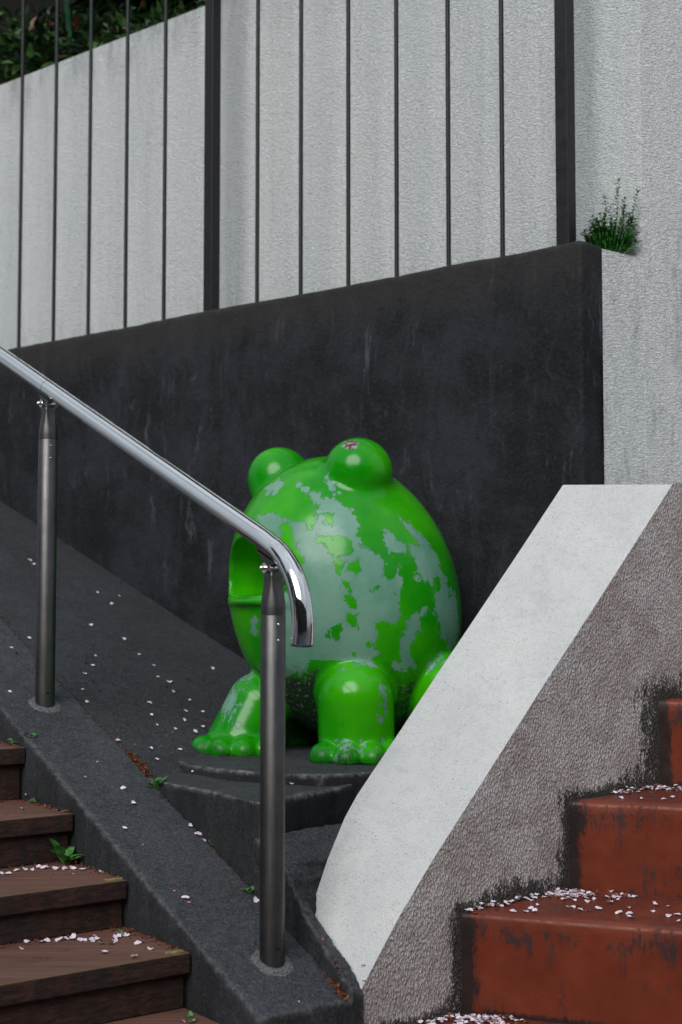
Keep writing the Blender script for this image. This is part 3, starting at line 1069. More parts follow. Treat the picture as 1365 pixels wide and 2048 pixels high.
RP = 0.0255
posts = []
for (al, zb, zt) in ((0.0, A[2] - 0.02, -0.034), (1.0748, A[2] + SL * 1.0748 - 0.02, 0.421)):
    base = Vector(kp(al, 0, zb))
    sub = empty('post', (base.x, base.y, base.z)); sub.parent = hroot; sub.location = base - hroot.location
    bpy.context.view_layer.update()
    seg = 40
    prof = [(zb, RP), (zt - 0.0006, RP), (zt, RP * 0.985)]
    V, F = tube([Vector((base.x, base.y, z)) for z, r in prof], [r for z, r in prof], seg)
    mk('post_tube', V, F, M['brushed'], sub, smooth=True)
    # pinched neck: round foot, squared top
    rings = []
    nk = [(0.0005, 0.0), (0.014, 0.0), (0.020, 0.04), (0.035, 0.3), (0.052, 0.66), (0.066, 0.92), (0.078, 1.0), (0.089, 1.0)]
    V, F = [], []
    for (h, q) in nk:
        for kk in range(seg):
            a = 2 * math.pi * kk / seg
            cx, cy = math.cos(a), math.sin(a)
            rr = RP * 0.99
            x0, y0 = rr * cx, rr * cy
            w = 0.0150
            # superellipse square at the top
            e = 0.28
            x1 = w * math.copysign(abs(cx) ** e, cx); y1 = w * math.copysign(abs(cy) ** e, cy)
            m1 = math.hypot(x1, y1)
            if m1 > 0.0195:
                x1 *= 0.0195 / m1; y1 *= 0.0195 / m1
            x = x0 + (x1 - x0) * q; y = y0 + (y1 - y0) * q
            V.append(Vector((base.x, base.y, zt + h)) + D3 * x + N3 * y)
    for i in range(len(nk) - 1):
        for kk in range(seg):
            a, b = i * seg + kk, i * seg + (kk + 1) % seg
            F.append((a, b, b + seg, a + seg))
    F.append(tuple(range((len(nk) - 1) * seg, len(nk) * seg)))
    o = mk('post_neck', V, F, M['brushed'], sub, smooth=True)
    fixn(o.data)
    # rivets facing the camera side
    for dz in (0.018, 0.050):
        dr = (-N3 * 0.25 - D3 * 0.97).normalized()
        dr = Vector((0.45, -0.89, 0)).normalized()
        c0 = Vector((base.x, base.y, zt - dz)) + dr * (RP - 0.001)
        V, F = tube([c0, c0 + dr * 0.002, c0 + dr * 0.0032], [0.0032, 0.0028, 0.0012], 12)
        mk('rivet', V, F, M['steel'], sub, smooth=True)
    # drain hole near the base
    dr = Vector((0.47, -0.88, 0)).normalized()
    c0 = Vector((base.x, base.y, zb + 0.052)) + dr * (RP - 0.0015)
    V, F = tube([c0, c0 + dr * 0.0017], 0.0034, 14)
    mk('drain_hole', V, F, M['black'], sub)
    V, F = tube([c0, c0 + dr * 0.0013], 0.0052, 16)
    mk('hole_ring', V, F, M['brushed'], sub)
    # bracket: cradle plate under the rail, clevis block and pin
    zr = rz(al)
    rd = (D3 + UP * 0.42).normalized()
    rn = N3.cross(rd); rn = rn if rn.z > 0 else -rn
    rc = Vector(kp(al, 0, zr))
    pc = rc - rn * 0.0275
    V1 = []
    prof2 = []
    nseg = 8
    L0_, L1_ = -0.040, 0.048
    V, F = [], []
    for u in (L0_, L0_ + 0.012, L1_ - 0.012, L1_):
        wd_ = 0.010 if u in (L0_, L1_) else 0.0165
        for kk in range(nseg + 1):
            x = -wd_ + 2 * wd_ * kk / nseg
            hh = 0.0275 - math.sqrt(0.0222 ** 2 - min(x * x, 0.0221 ** 2))
            V.append(pc + rd * u + N3 * x + rn * hh)
        for kk in range(nseg + 1):
            x = -wd_ + 2 * wd_ * kk / nseg
            hh = 0.0275 - math.sqrt(0.0222 ** 2 - min(x * x, 0.0221 ** 2)) - 0.003
            V.append(pc + rd * u + N3 * x + rn * hh)
    w_ = 2 * (nseg + 1)
    for i in range(3):
        for kk in range(w_):
            k2 = (kk + 1)
            if kk == nseg or kk == w_ - 1: continue
            a = i * w_ + kk; b = i * w_ + k2
            F.append((a, b, b + w_, a + w_))
        F.append((i * w_, (i + 1) * w_, (i + 1) * w_ + nseg + 1, i * w_ + nseg + 1))
        F.append((i * w_ + nseg, i * w_ + 2 * nseg + 1, (i + 1) * w_ + 2 * nseg + 1, (i + 1) * w_ + nseg))
    for e in (0, 3 * w_):
        F.append(tuple(list(range(e, e + nseg + 1)) + list(range(e + w_ - 1, e + nseg, -1))))
    o = mk('saddle_plate', V, F, M['brushed'], sub)
    fixn(o.data)
    zc = (zt + 0.089 + zr - 0.0275 / 0.92) / 2
    ctr = Vector((base.x, base.y, zt + 0.094))
    blk = [(-0.030, 0.013), (-0.016, -0.004), (0.008, -0.012), (0.030, -0.010), (0.042, 0.012), (0.02, 0.028), (-0.01, 0.026)]
    # fin between saddle and neck, in the plane of the rail
    bl = []
    for (u, h) in [(-0.034, -0.0265), (-0.006, -0.040), (0.012, -0.044), (0.020, -0.038), (0.044, -0.0265)]:
        bl.append((u, h))
    V, F = [], []
    for sgn in (-1, 1):
        for (u, h) in bl:
            V.append(rc + rd * u + rn * h + N3 * 0.0075 * sgn)
    nb = len(bl)
    F = [tuple(range(nb)), tuple(range(2 * nb - 1, nb - 1, -1))] + [(i, (i + 1) % nb, (i + 1) % nb + nb, i + nb) for i in range(nb)]
    o = mk('hinge_block', V, F, M['brushed'], sub)
    fixn(o.data)
    pinc = Vector((base.x, base.y, zt + 0.096)) - D3 * 0.0
    V, F = merge([tube([pinc - N3 * 0.022, pinc + N3 * 0.022], 0.0062, 18),
                  tube([pinc - N3 * 0.0225, pinc - N3 * 0.0185], 0.0105, 20),
                  tube([pinc + N3 * 0.0185, pinc + N3 * 0.0225], 0.0105, 20),
                  tube([pinc - N3 * 0.022, pinc - N3 * 0.030, pinc - N3 * 0.033], [0.0050, 0.0046, 0.002], 14)])
    mk('hinge_pin', V, F, M['steel'], sub)
    # mortar collar on the kerb
    V, F = [], []
    ns = 40
    for ring, (r0, h) in enumerate(((0.030, 0.0030), (0.034, 0.0030), (0.041, 0.0002), (0.045, -0.005))):
        for kk in range(ns):
            a = 2 * math.pi * kk / ns
            r_ = r0 * (1 + 0.16 * noise.noise(Vector((math.cos(a) * 2, math.sin(a) * 2, al + ring))))
            if ring == 0: r_ = 0.024
            x, y = r_ * math.cos(a), r_ * math.sin(a)
            V.append(Vector(kf(al + x, y, h + 0.002)))
    for i in range(3):
        for kk in range(ns):
            a, b = i * ns + kk, i * ns + (kk + 1) % ns
            F.append((a, b, b + ns, a + ns))
    o = mk('mortar_collar', V, F, M['mortar'], sub, smooth=True)
    fixn(o.data)

# ================================================================== FENCE
froot = empty('iron_fence', wf(0, 0.05, TOPZ), 0, 'dark iron bar fence standing on the dark retaining wall', 'fence')
FZ = 2.62
bars = [1.391, 1.173, 0.964, 0.752, 0.543, 0.079, -0.120, -0.325, -0.522, -0.721, -0.916]
bars += [1.391 + 0.212 * i for i in (1, 2, 3)]
posts_s = [0.301, -1.130]
bv, bf = tube([Vector((0, 0, -0.03)), Vector((0, 0, FZ - TOPZ))], 0.0072, 12)
bme = None
for s in bars:
    if bme is None:
        bb = mk('bar', bv, bf, M['iron'], froot, smooth=True, local=False)
        bme = bb.data
    else:
        bb = bpy.data.objects.new('bar', bme); link(bb, froot)
    bb.location = Vector(wf(s, 0.05, TOPZ)) - froot.location
for s in posts_s + [2.4]:
    c = Vector(wf(s, 0.052, (TOPZ - 0.05 + FZ + 0.1) / 2))
    V, F = box_pts(c, WD3, WN3, UP, 0.021, 0.021, (FZ + 0.1 - TOPZ + 0.05) / 2)
    o = mk('fence_post', V, F, M['iron_post'], froot)
    bevel_mesh(o.data, 0.004, 3)
for zz in (FZ - 0.02,):
    c = Vector(wf((2.4 - 1.13) / 2, 0.05, zz))
    V, F = box_pts(c, WD3, WN3, UP, (2.4 + 1.13) / 2, 0.018, 0.012)
    o = mk('top_rail', V, F, M['iron_post'], froot)

# ================================================================== FROG (implicit surface -> mesh)
FO = np.array([0.0, 4.0, 0.0])
x = np.arange(-0.50, 0.50, 0.0075); y = np.arange(-0.42, 0.44, 0.0075); z = np.arange(-0.46, 0.48, 0.0075)
X, Y, Z = np.meshgrid(x, y, z, indexing='ij')
X = X.astype(np.float32); Y = Y.astype(np.float32); Z = Z.astype(np.float32)


def ell(cx, cy, cz, rx, ry, rz_, Xs=None):
    xx = X if Xs is None else Xs
    k = np.sqrt(((xx - cx) / rx) ** 2 + ((Y - cy) / ry) ** 2 + ((Z - cz) / rz_) ** 2)
    k2 = np.sqrt(((xx - cx) / rx ** 2) ** 2 + ((Y - cy) / ry ** 2) ** 2 + ((Z - cz) / rz_ ** 2) ** 2) + 1e-6
    return k * (k - 1) / k2


def cap(a, b, ra, rb):
    a = np.array(a); b = np.array(b); ab = b - a
    h = ((X - a[0]) * ab[0] + (Y - a[1]) * ab[1] + (Z - a[2]) * ab[2]) / (ab @ ab)
    h = np.clip(h, 0, 1)
    return np.sqrt((X - a[0] - ab[0] * h) ** 2 + (Y - a[1] - ab[1] * h) ** 2 + (Z - a[2] - ab[2] * h) ** 2) - (ra + (rb - ra) * h)


def smin(a, b, k):
    h = np.clip(0.5 + 0.5 * (b - a) / k, 0, 1)
    return b + (a - b) * h - k * h * (1 - h)


def smax(a, b, k): return -smin(-a, -b, k)


mdir = np.array([-0.86, -0.51]); mdir /= np.linalg.norm(mdir)
mlat = np.array([mdir[1], -mdir[0]])
Xs = X + 0.10 * Z + 0.12 * np.maximum(Z - 0.15, 0) ** 2 * 0
body = ell(0.010, 0, 0.0, 0.325, 0.300, 0.400, Xs)
# lower lip shelf
um = (X - 0.0) * mdir[0] + Y * mdir[1]
ul = X * mlat[0] + Y * mlat[1]


def mell(cu, cl, cz, ru, rl, rz_):
    k = np.sqrt(((um - cu) / ru) ** 2 + ((ul - cl) / rl) ** 2 + ((Z - cz) / rz_) ** 2)
    k2 = np.sqrt(((um - cu) / ru ** 2) ** 2 + ((ul - cl) / rl ** 2) ** 2 + ((Z - cz) / rz_ ** 2) ** 2) + 1e-6
    return k * (k - 1) / k2


lip = mell(0.165, 0.0, -0.010, 0.160, 0.190, 0.020)
body = smin(body, lip, 0.016)
mouth = mell(0.315, 0.0, 0.060, 0.26, 0.168, 0.108)
floor = (0.002 + 0.20 * np.clip(0.33 - um, 0, 1)) - Z            # positive below the tongue
mouth = smax(mouth, floor, 0.006)
body = smax(body, -mouth, 0.008)
# eyes
eyes = [(0.047, -0.12, 0.345, 0.0925), (-0.181, 0.14, 0.349, 0.090)]
e = None
for (ex, ey, ez, er) in eyes:
    s_ = smin(ell(ex, ey, ez, er, er, er), cap((ex, ey, ez), (ex * 0.9 + 0.0, ey * 0.8, ez - 0.08), er, er * 0.98), 0.01)
    body = smin(body, s_, 0.022)
fz = -0.418
# legs
legs = [
    ((0.038, -0.245, -0.262), (0.042, -0.230, -0.41), 0.101, 0.101),
    ((-0.225, -0.05, -0.292), (-0.275, -0.065, -0.41), 0.090, 0.100),
    ((0.292, -0.135, -0.248), (0.300, -0.15, -0.41), 0.098, 0.103),
    ((-0.16, 0.17, -0.262), (-0.17, 0.17, -0.41), 0.10, 0.10),
]
for a, b, ra, rb in legs:
    body = smin(body, cap(a, b, ra, rb), 0.012)
toes = [(-0.046, -0.315), (0.016, -0.345), (0.082, -0.335), (0.135, -0.290),
        (-0.372, -0.120), (-0.318, -0.160), (-0.256, -0.170), (-0.205, -0.150),
        (0.235, -0.245), (0.290, -0.260), (0.345, -0.24)]
for tx, ty in toes:
    body = smin(body, ell(tx, ty, fz + 0.013, 0.036, 0.050, 0.036), 0.015)
# keep clear of floor
body = smax(body, (fz - 0.004) - Z, 0.004)
SDF = body.astype(np.float32)


def surface_nets(S, xs, ys, zs):
    nx, ny, nz = S.shape
    ins = S < 0
    c = [ins[i:nx - 1 + i, j:ny - 1 + j, k:nz - 1 + k] for i in (0, 1) for j in (0, 1) for k in (0, 1)]
    cnt = sum(a.astype(np.int8) for a in c)
    act = (cnt > 0) & (cnt < 8)
    idx = -np.ones(act.shape, dtype=np.int64)
    ii = np.argwhere(act)
    idx[act] = np.arange(len(ii))
    acc = np.zeros((len(ii), 3)); num = np.zeros(len(ii))
    cor = [(i, j, k) for i in (0, 1) for j in (0, 1) for k in (0, 1)]
    for a in range(8):
        for b in range(a + 1, 8):
            d = np.abs(np.array(cor[a]) - np.array(cor[b]))
            if d.sum() != 1: continue
            pa = ii + cor[a]; pb = ii + cor[b]
            va = S[pa[:, 0], pa[:, 1], pa[:, 2]]; vb = S[pb[:, 0], pb[:, 1], pb[:, 2]]
            m = (va < 0) != (vb < 0)
            t = np.where(m, va / np.where(m, va - vb, 1), 0)
            acc[m] += (pa + (pb - pa) * t[:, None])[m]
            num[m] += 1
    P = acc / num[:, None]
    h = xs[1] - xs[0]
    Vx = np.stack([xs[0] + P[:, 0] * h, ys[0] + P[:, 1] * h, zs[0] + P[:, 2] * h], 1)
    Q = []
    for ax in range(3):
        sl0 = [slice(None)] * 3; sl1 = [slice(None)] * 3
        sl0[ax] = slice(0, -1); sl1[ax] = slice(1, None)
        ch = ins[tuple(sl0)] != ins[tuple(sl1)]
        e_ = np.argwhere(ch)
        o1, o2 = [(1, 2), (2, 0), (0, 1)][ax]
        e_ = e_[(e_[:, o1] > 0) & (e_[:, o2] > 0) & (e_[:, o1] < act.shape[o1]) & (e_[:, o2] < act.shape[o2])]
        flip = ins[e_[:, 0], e_[:, 1], e_[:, 2]]

        def g(d1, d2):
            q = e_.copy(); q[:, o1] -= d1; q[:, o2] -= d2
            return idx[q[:, 0], q[:, 1], q[:, 2]]
        f = np.stack([g(0, 0), g(1, 0), g(1, 1), g(0, 1)], 1)
        f[~flip] = f[~flip][:, ::-1]
        Q.append(f)
    return Vx, np.concatenate(Q)


FV, FQ = surface_nets(SDF, x, y, z)
frog_root = empty('frog_statue', (FO[0], FO[1], fz), 0,
                  'glossy green frog statue with open mouth, peeling paint and bulging eyes', 'frog statue')
# split the eyes off as parts of their own
fme = bpy.data.meshes.new('frog_body')
cen = FV[FQ].mean(axis=1)


def eye_mask(P, e_):
    ex, ey, ez, er = e_
    d_ = np.sqrt(((P[:, 0] - ex)) ** 2 + ((P[:, 1] - ey)) ** 2 + ((P[:, 2] - ez)) ** 2)
    return d_ < er + 0.0035


m1 = eye_mask(cen, eyes[0]) & (cen[:, 2] > 0.265); m2 = eye_mask(cen, eyes[1]) & (cen[:, 2] > 0.265)


def vnoise(P, f):
    return np.array([noise.noise(Vector(p) * f) for p in P])


def make_part(name, mask, parent):
    q = FQ[mask]
    u, inv = np.unique(q, return_inverse=True)
    P = FV[u]
    me = bpy.data.meshes.new(name)
    me.from_pydata((P - np.array([0, 0, fz])).tolist(), [], inv.reshape(q.shape).tolist())
    me.materials.append(M['frog'])
    me.polygons.foreach_set('use_smooth', [True] * len(me.polygons))
    # normals from the field so the parts shade without a seam
    h = x[1] - x[0]
    gi = np.gradient(SDF, h)
    ix = np.clip(((P - np.array([x[0], y[0], z[0]])) / h), 0, np.array(SDF.shape) - 2)
    i0 = ix.astype(int); fr = ix - i0
    nr = np.zeros_like(P)
    for a in range(3):
        g_ = gi[a]; v = 0
        for dx in (0, 1):
            for dy in (0, 1):
                for dz in (0, 1):
                    w = (fr[:, 0] if dx else 1 - fr[:, 0]) * (fr[:, 1] if dy else 1 - fr[:, 1]) * (fr[:, 2] if dz else 1 - fr[:, 2])
                    v = v + w * g_[i0[:, 0] + dx, i0[:, 1] + dy, i0[:, 2] + dz]
        nr[:, a] = v
    nr /= np.linalg.norm(nr, axis=1, keepdims=True)
    me.update()
    me.normals_split_custom_set_from_vertices(nr.tolist())
    # paint wear, low frequency (the shader breaks the outlines up)
    px, py, pz = P[:, 0], P[:, 1], P[:, 2]
    # the patch outlines were measured on the photograph and are kept here as places on the statue's front
    u_ = 682.5 + 2844 * px / (py + FO[1]); v_ = 1197 - 2844 * pz / (py + FO[1])
    G = lambda cx, cy, sx, sy, rot=0.0: np.exp(-(((u_ - cx) * math.cos(rot) + (v_ - cy) * math.sin(rot)) / sx) ** 2
                                               - ((-(u_ - cx) * math.sin(rot) + (v_ - cy) * math.cos(rot)) / sy) ** 2)
    front = np.clip(-py / 0.05 + 0.6, 0, 1)
    bare_polys = [
        [(591, 963), (619, 973), (667, 994), (695, 1014), (712, 1033), (718, 1062), (725, 1088), (742, 1101), (759, 1107), (772, 1122), (770, 1147), (780, 1157),
         (799, 1128), (803, 1164), (795, 1190), (797, 1215), (789, 1245), (752, 1245), (748, 1254), (763, 1275), (735, 1288), (752, 1300), (735, 1325), (700, 1340),
         (640, 1348), (575, 1345), (560, 1320), (545, 1240), (548, 1190), (585, 1160), (600, 1120), (578, 1090), (545, 1070), (520, 1050), (505, 1035), (530, 1022),
         (560, 1028), (598, 1045), (628, 1045), (632, 1015), (610, 990)],
        [(770, 1060), (788, 1058), (795, 1085), (825, 1092), (850, 1088), (863, 1105), (878, 1139), (863, 1175), (850, 1156), (831, 1142), (827, 1117), (805, 1110), (780, 1114), (762, 1098)],
        [(806, 1035), (825, 1048), (840, 1065), (862, 1086), (880, 1122), (896, 1156), (908, 1190), (894, 1190), (872, 1147), (848, 1103), (826, 1073), (804, 1045)],
        [(868, 1185), (888, 1172), (912, 1205), (917, 1260), (905, 1300), (885, 1275), (872, 1230)],
        [(812, 1242), (835, 1222), (853, 1212), (847, 1240), (831, 1270), (824, 1300), (830, 1332), (803, 1332), (799, 1300), (804, 1268)],
        [(651, 955), (660, 948), (670, 970), (684, 983), (678, 991), (660, 981)],
        [(500, 1240), (512, 1236), (515, 1275), (503, 1270)],
        [(530, 975), (556, 962), (572, 968), (550, 990), (535, 992)],
    ]
    green_polys = [
        [(635, 1073), (655, 1070), (668, 1078), (699, 1082), (700, 1100), (690, 1117), (672, 1108), (655, 1094), (638, 1088)],
        [(694, 1126), (712, 1124), (728, 1138), (712, 1155), (699, 1142)], [(671, 1114), (683, 1118), (684, 1150), (675, 1142)],
        [(693, 1194), (711, 1204), (717, 1224), (703, 1220)], [(683, 1158), (699, 1166), (697, 1177), (685, 1173)],
        [(695, 1227), (714, 1229), (714, 1252), (701, 1252)], [(660, 1264), (682, 1248), (688, 1262), (674, 1277), (660, 1275)],
        [(603, 1003), (622, 1012), (632, 1030), (620, 1054), (602, 1040)], [(562, 1053), (577, 1058), (586, 1082), (566, 1080)],
        [(700, 1300), (716, 1294), (722, 1308), (706, 1316)], [(600, 1195), (608, 1190), (612, 1206), (603, 1210)], [(743, 1180), (750, 1178), (752, 1196), (745, 1196)],
        [(650, 1030), (664, 1034), (668, 1052), (655, 1048)],
    ]

    def poly_sd(poly):
        A_ = np.array(poly, float); B_ = np.roll(A_, -1, axis=0)
        dmin = np.full(u_.shape, 1e9); ins_ = np.zeros(u_.shape, bool)
        for (ax, ay), (bx, by) in zip(A_, B_):
            ex, ey = bx - ax, by - ay
            h_ = np.clip(((u_ - ax) * ex + (v_ - ay) * ey) / (ex * ex + ey * ey + 1e-9), 0, 1)
            dmin = np.minimum(dmin, np.hypot(u_ - ax - h_ * ex, v_ - ay - h_ * ey))
            cr = ((ay > v_) != (by > v_)) & (u_ < (bx - ax) * (v_ - ay) / (by - ay + 1e-9) + ax)
            ins_ ^= cr
        return np.where(ins_, dmin, -dmin)
    leg_polys = [
        [(753, 1372), (766, 1374), (774, 1400), (770, 1448), (759, 1440), (762, 1405)],
        [(662, 1342), (688, 1320), (720, 1314), (750, 1324), (738, 1334), (702, 1331), (676, 1350)],
        [(452, 1378), (475, 1360), (503, 1343), (507, 1362), (486, 1392), (471, 1432), (480, 1452), (462, 1462), (453, 1430), (448, 1400)],
        [(430, 1478), (470, 1470), (500, 1480), (500, 1500), (450, 1500)],
        [(842, 1340), (862, 1318), (880, 1306), (882, 1316), (860, 1338), (848, 1352)],
    ]
    sdl = np.full(u_.shape, -1e9)
    for q_ in leg_polys: sdl = np.maximum(sdl, poly_sd(q_))
    sd = np.full(u_.shape, -1e9)
    for q_ in bare_polys: sd = np.maximum(sd, poly_sd(q_))
    for q_ in green_polys: sd = np.minimum(sd, -poly_sd(q_))
    b = np.clip(sd / 22.0 * 0.6, -0.62, 0.62)
    b = np.where(front > 0.3, b, -0.5)
    umv = px * mdir[0] + py * mdir[1]; ulv = px * mlat[0] + py * mlat[1]
    inm = np.exp(-((umv - 0.30) / 0.13) ** 2 - (ulv / 0.20) ** 2 - ((pz - 0.03) / 0.13) ** 2)
    b = b - 0.75 * inm * (pz > -0.02)
    lg = np.clip((-0.165 - pz) / 0.03, 0, 1)
    isleg = ((np.hypot(px - 0.04, py + 0.235) < 0.125) | (np.hypot(px - 0.295, py + 0.14) < 0.11))
    b = np.where(isleg & (pz < -0.16), -0.48 + 0.40 * np.exp(-((pz + 0.172) / 0.022) ** 2) + 0.20 * G(762, 1400, 16, 60), b)
    b = np.where(pz < -0.14, np.maximum(b, np.clip(sdl / 16.0 * 0.5, -0.62, -0.04)), b)
    b = b + 0.12 * np.exp(-((px + 0.27) / 0.09) ** 2 - ((pz + 0.29) / 0.09) ** 2)
    b = np.where(pz < fz + 0.06, -0.22, b)
    a = me.attributes.new('bare', 'FLOAT', 'POINT'); a.data.foreach_set('value', b.astype(np.float32))
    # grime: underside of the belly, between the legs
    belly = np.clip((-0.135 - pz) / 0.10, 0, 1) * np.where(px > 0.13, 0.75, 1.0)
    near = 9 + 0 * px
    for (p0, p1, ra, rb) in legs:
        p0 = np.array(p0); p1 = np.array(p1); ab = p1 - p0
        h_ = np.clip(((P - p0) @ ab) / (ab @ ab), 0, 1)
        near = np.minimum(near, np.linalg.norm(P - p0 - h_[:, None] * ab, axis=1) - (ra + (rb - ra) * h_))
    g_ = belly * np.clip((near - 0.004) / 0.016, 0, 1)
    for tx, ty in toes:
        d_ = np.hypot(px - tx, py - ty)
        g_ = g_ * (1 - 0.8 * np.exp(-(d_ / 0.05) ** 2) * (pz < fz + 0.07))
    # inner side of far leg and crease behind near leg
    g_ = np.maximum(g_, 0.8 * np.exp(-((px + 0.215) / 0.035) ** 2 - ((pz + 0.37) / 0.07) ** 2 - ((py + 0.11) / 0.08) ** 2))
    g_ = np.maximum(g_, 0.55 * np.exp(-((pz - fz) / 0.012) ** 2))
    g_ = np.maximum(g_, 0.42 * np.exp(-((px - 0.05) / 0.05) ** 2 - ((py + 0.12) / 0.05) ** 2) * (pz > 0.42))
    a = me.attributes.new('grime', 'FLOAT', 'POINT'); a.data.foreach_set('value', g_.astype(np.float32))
    r_ = 1.15 * np.exp(-((px - 0.026) / 0.027) ** 2 - ((pz - 0.414) / 0.018) ** 2) * (py < -0.13)
    a = me.attributes.new('rust', 'FLOAT', 'POINT'); a.data.foreach_set('value', r_.astype(np.float32))
    o = bpy.data.objects.new(name, me)
    link(o, parent)
    return o


fbody = make_part('body', ~(m1 | m2), frog_root)
fe1 = make_part('eye', m1, frog_root); fe1['label'] = 'near eye bump with a rusty worn spot on top'
make_part('eye', m2, frog_root)

# ================================================================== SHRUBS BEHIND THE WALL
bank_pts = []
V, F = [], []
nb_, mb_ = 40, 14
for i in range(nb_ + 1):
    s = -1.2 + 5.2 * i / nb_
    for j in range(mb_ + 1):
        o_ = OFF + 0.2 + 2.2 * j / mb_
        zz = 1.95 + 0.0 + max(0, o_ - OFF - 0.3) * 1.7 + 0.08 * noise.noise(Vector((s * 2, o_ * 2, 0)))
        V.append(wf(s, o_, zz))
for i in range(nb_):
    for j in range(mb_):
        a = i * (mb_ + 1) + j
        F.append((a, a + 1, a + mb_ + 2, a + mb_ + 1))
bank = mk('backdrop_bank', V, F, M['soil'], smooth=True)  # dark bank added as a backdrop so no sky shows behind the shrubs
tag(bank, kind='structure')


def leaf_mesh(L, W, bend=0.3, fold=0.25, n=4, tip=1.0):
    """a pointed leaf: two rows either side of a mid rib"""
    V, F = [], []
    for i in range(n + 1):
        t = i / n
        w = W * math.sin(math.pi * min(1, t * 0.93 + 0.07) ** 0.8) * 0.5
        zc = -bend * L * t * t
        V += [(-w, t * L, zc + w * fold), (0, t * L, zc), (w, t * L, zc + w * fold)]
    for i in range(n):
        a = i * 3
        F += [(a, a + 1, a + 4, a + 3), (a + 1, a + 2, a + 5, a + 4)]
    return [Vector(v) for v in V], F


def xform(VF, m):
    return [m @ v for v in VF[0]], VF[1]


def rot_dir(dirv, roll=0.0):
    d_ = Vector(dirv).normalized()
    q = d_.to_track_quat('Y', 'Z')
    return q.to_matrix().to_4x4() @ Matrix.Rotation(roll, 4, 'Y')


def shrub(s, o_, z0, r, nleaf, mats, label, blades=0, leafL=0.06):
    root = empty('shrub', wf(s, o_, z0), 0, label, 'shrub', 'shrubs growing behind the stucco wall')
    c = Vector(wf(s, o_, z0))
    parts = []
    for _ in range(nleaf):
        v = Vector((R.gauss(0, 1), R.gauss(0, 1), abs(R.gauss(0, 0.8)))).normalized() * r * (0.45 + 0.6 * R.random())
        v.x *= 1.1
        dv = (v.normalized() + Vector((R.uniform(-.8, .8), R.uniform(-.8, .8), R.uniform(-.8, .3)))).normalized()
        L = leafL * R.uniform(0.6, 1.4)
        pw_ = c + v
        if (Vector((pw_.x, pw_.y, 0)) - Vector(wf(0, OFF, 0))).dot(WN3) < 0.07 and pw_.z < WTOP + 0.05: v = v + WN3 * 0.16 + UP * 0.04
        lm = leaf_mesh(L, L * R.uniform(0.35, 0.6), R.uniform(0, 0.5), 0.3, 3)
        parts.append(xform(lm, Matrix.Translation(c + v) @ rot_dir(dv, R.uniform(-1, 1))))
    V, F = merge(parts)
    fm = []
    for i in range(nleaf):
        k = R.choices(range(len(mats)), weights=[5, 3, 0.6][:len(mats)])[0]
        fm += [k] * 6
    o = mk('foliage', V, F, None, root, smooth=True, mats=mats, fm=fm)
    o['kind'] = 'stuff'
    for i in range(5):
        a = R.uniform(0, 6.28)
        e_ = c + Vector((math.cos(a) * r * 0.7, math.sin(a) * r * 0.7, r * R.uniform(0.2, 0.9)))
        m_ = (c + e_) / 2 + Vector((R.uniform(-.05, .05), R.uniform(-.05, .05), 0.05))
        V, F = tube([c - UP * 0.1, m_, e_], [0.011, 0.008, 0.003], 7)
        mk('branch', V, F, M['stem'], root, smooth=True)
    return root


mm = [M['leaf_dark'], M['leaf_mid'], M['leaf_red']]
shrub(1.75, 0.55, 2.16, 0.36, 2200, mm, 'leafy green shrub above the wall at the far left of the fence')
shrub(1.30, 0.62, 2.14, 0.36, 2200, mm, 'dark shrub behind the wall beside the left end of the fence', leafL=0.05)
shrub(0.92, 0.60, 2.10, 0.32, 1800, mm, 'low dark shrub over the wall between the second and fourth bars', leafL=0.05)
shrub(0.52, 0.62, 2.12, 0.32, 1800, mm, 'dark shrub above the wall just left of the thick fence post', leafL=0.045)
shrub(2.3, 0.8, 2.3, 0.5, 2200, mm, 'shrub over the wall beyond the left edge of the fence')
shrub(0.10, 0.85, 2.25, 0.35, 500, mm, 'shrub set back behind the wall right of the thick fence post')
shrub(1.5, 1.25, 2.75, 0.6, 2600, mm, 'tall shrub on the bank behind the lower bushes', leafL=0.08)
shrub(0.75, 1.25, 2.75, 0.6, 2600, mm, 'dense tall shrub on the bank behind the fence post', leafL=0.08)

def tree(s, o_, z0, h, r, label):
    root = empty('tree', wf(s, o_, z0), 0, label, 'tree', 'tall trees on the bank behind the wall')
    b_ = Vector(wf(s, o_, z0))
    V, F = tube([b_ - UP * 0.3, b_ + Vector((0.05, 0.03, h * 0.35)), b_ + Vector((-0.05, 0.1, h * 0.75))], [0.16, 0.12, 0.05], 10)
    mk('trunk', V, F, M['stem'], root, smooth=True)
    parts = []
    for _ in range(2600):
        v = Vector((R.gauss(0, 1), R.gauss(0, 1), R.gauss(0, 1))).normalized() * r * (0.4 + 0.65 * R.random() ** 0.5)
        v.z *= 1.2
        L = R.uniform(0.12, 0.26)
        parts.append(xform(leaf_mesh(L, L * 0.5, 0.2, 0.3, 2), Matrix.Translation(b_ + UP * h * 0.68 + v) @ rot_dir((R.gauss(0, 1), R.gauss(0, 1), R.gauss(-.3, 1)), R.uniform(-1, 1))))
    V, F = merge(parts)
    o = mk('crown', V, F, M['leaf_dark'], root, smooth=True)
    o['kind'] = 'stuff'


for args in ((3.6, 2.6, 3.4, 4.2, 1.8, 'tall dark leafy tree on the bank at the far left behind the wall'), (1.6, 2.8, 3.6, 4.4, 1.8, 'tall dark leafy tree on the bank behind the left fence bars'),
             (-0.6, 2.9, 3.6, 4.2, 1.8, 'tall dark leafy tree behind the wall above the frog'), (-2.6, 2.8, 3.4, 4.0, 1.7, 'tall dark leafy tree behind the right end of the wall')):
    tree(*args)

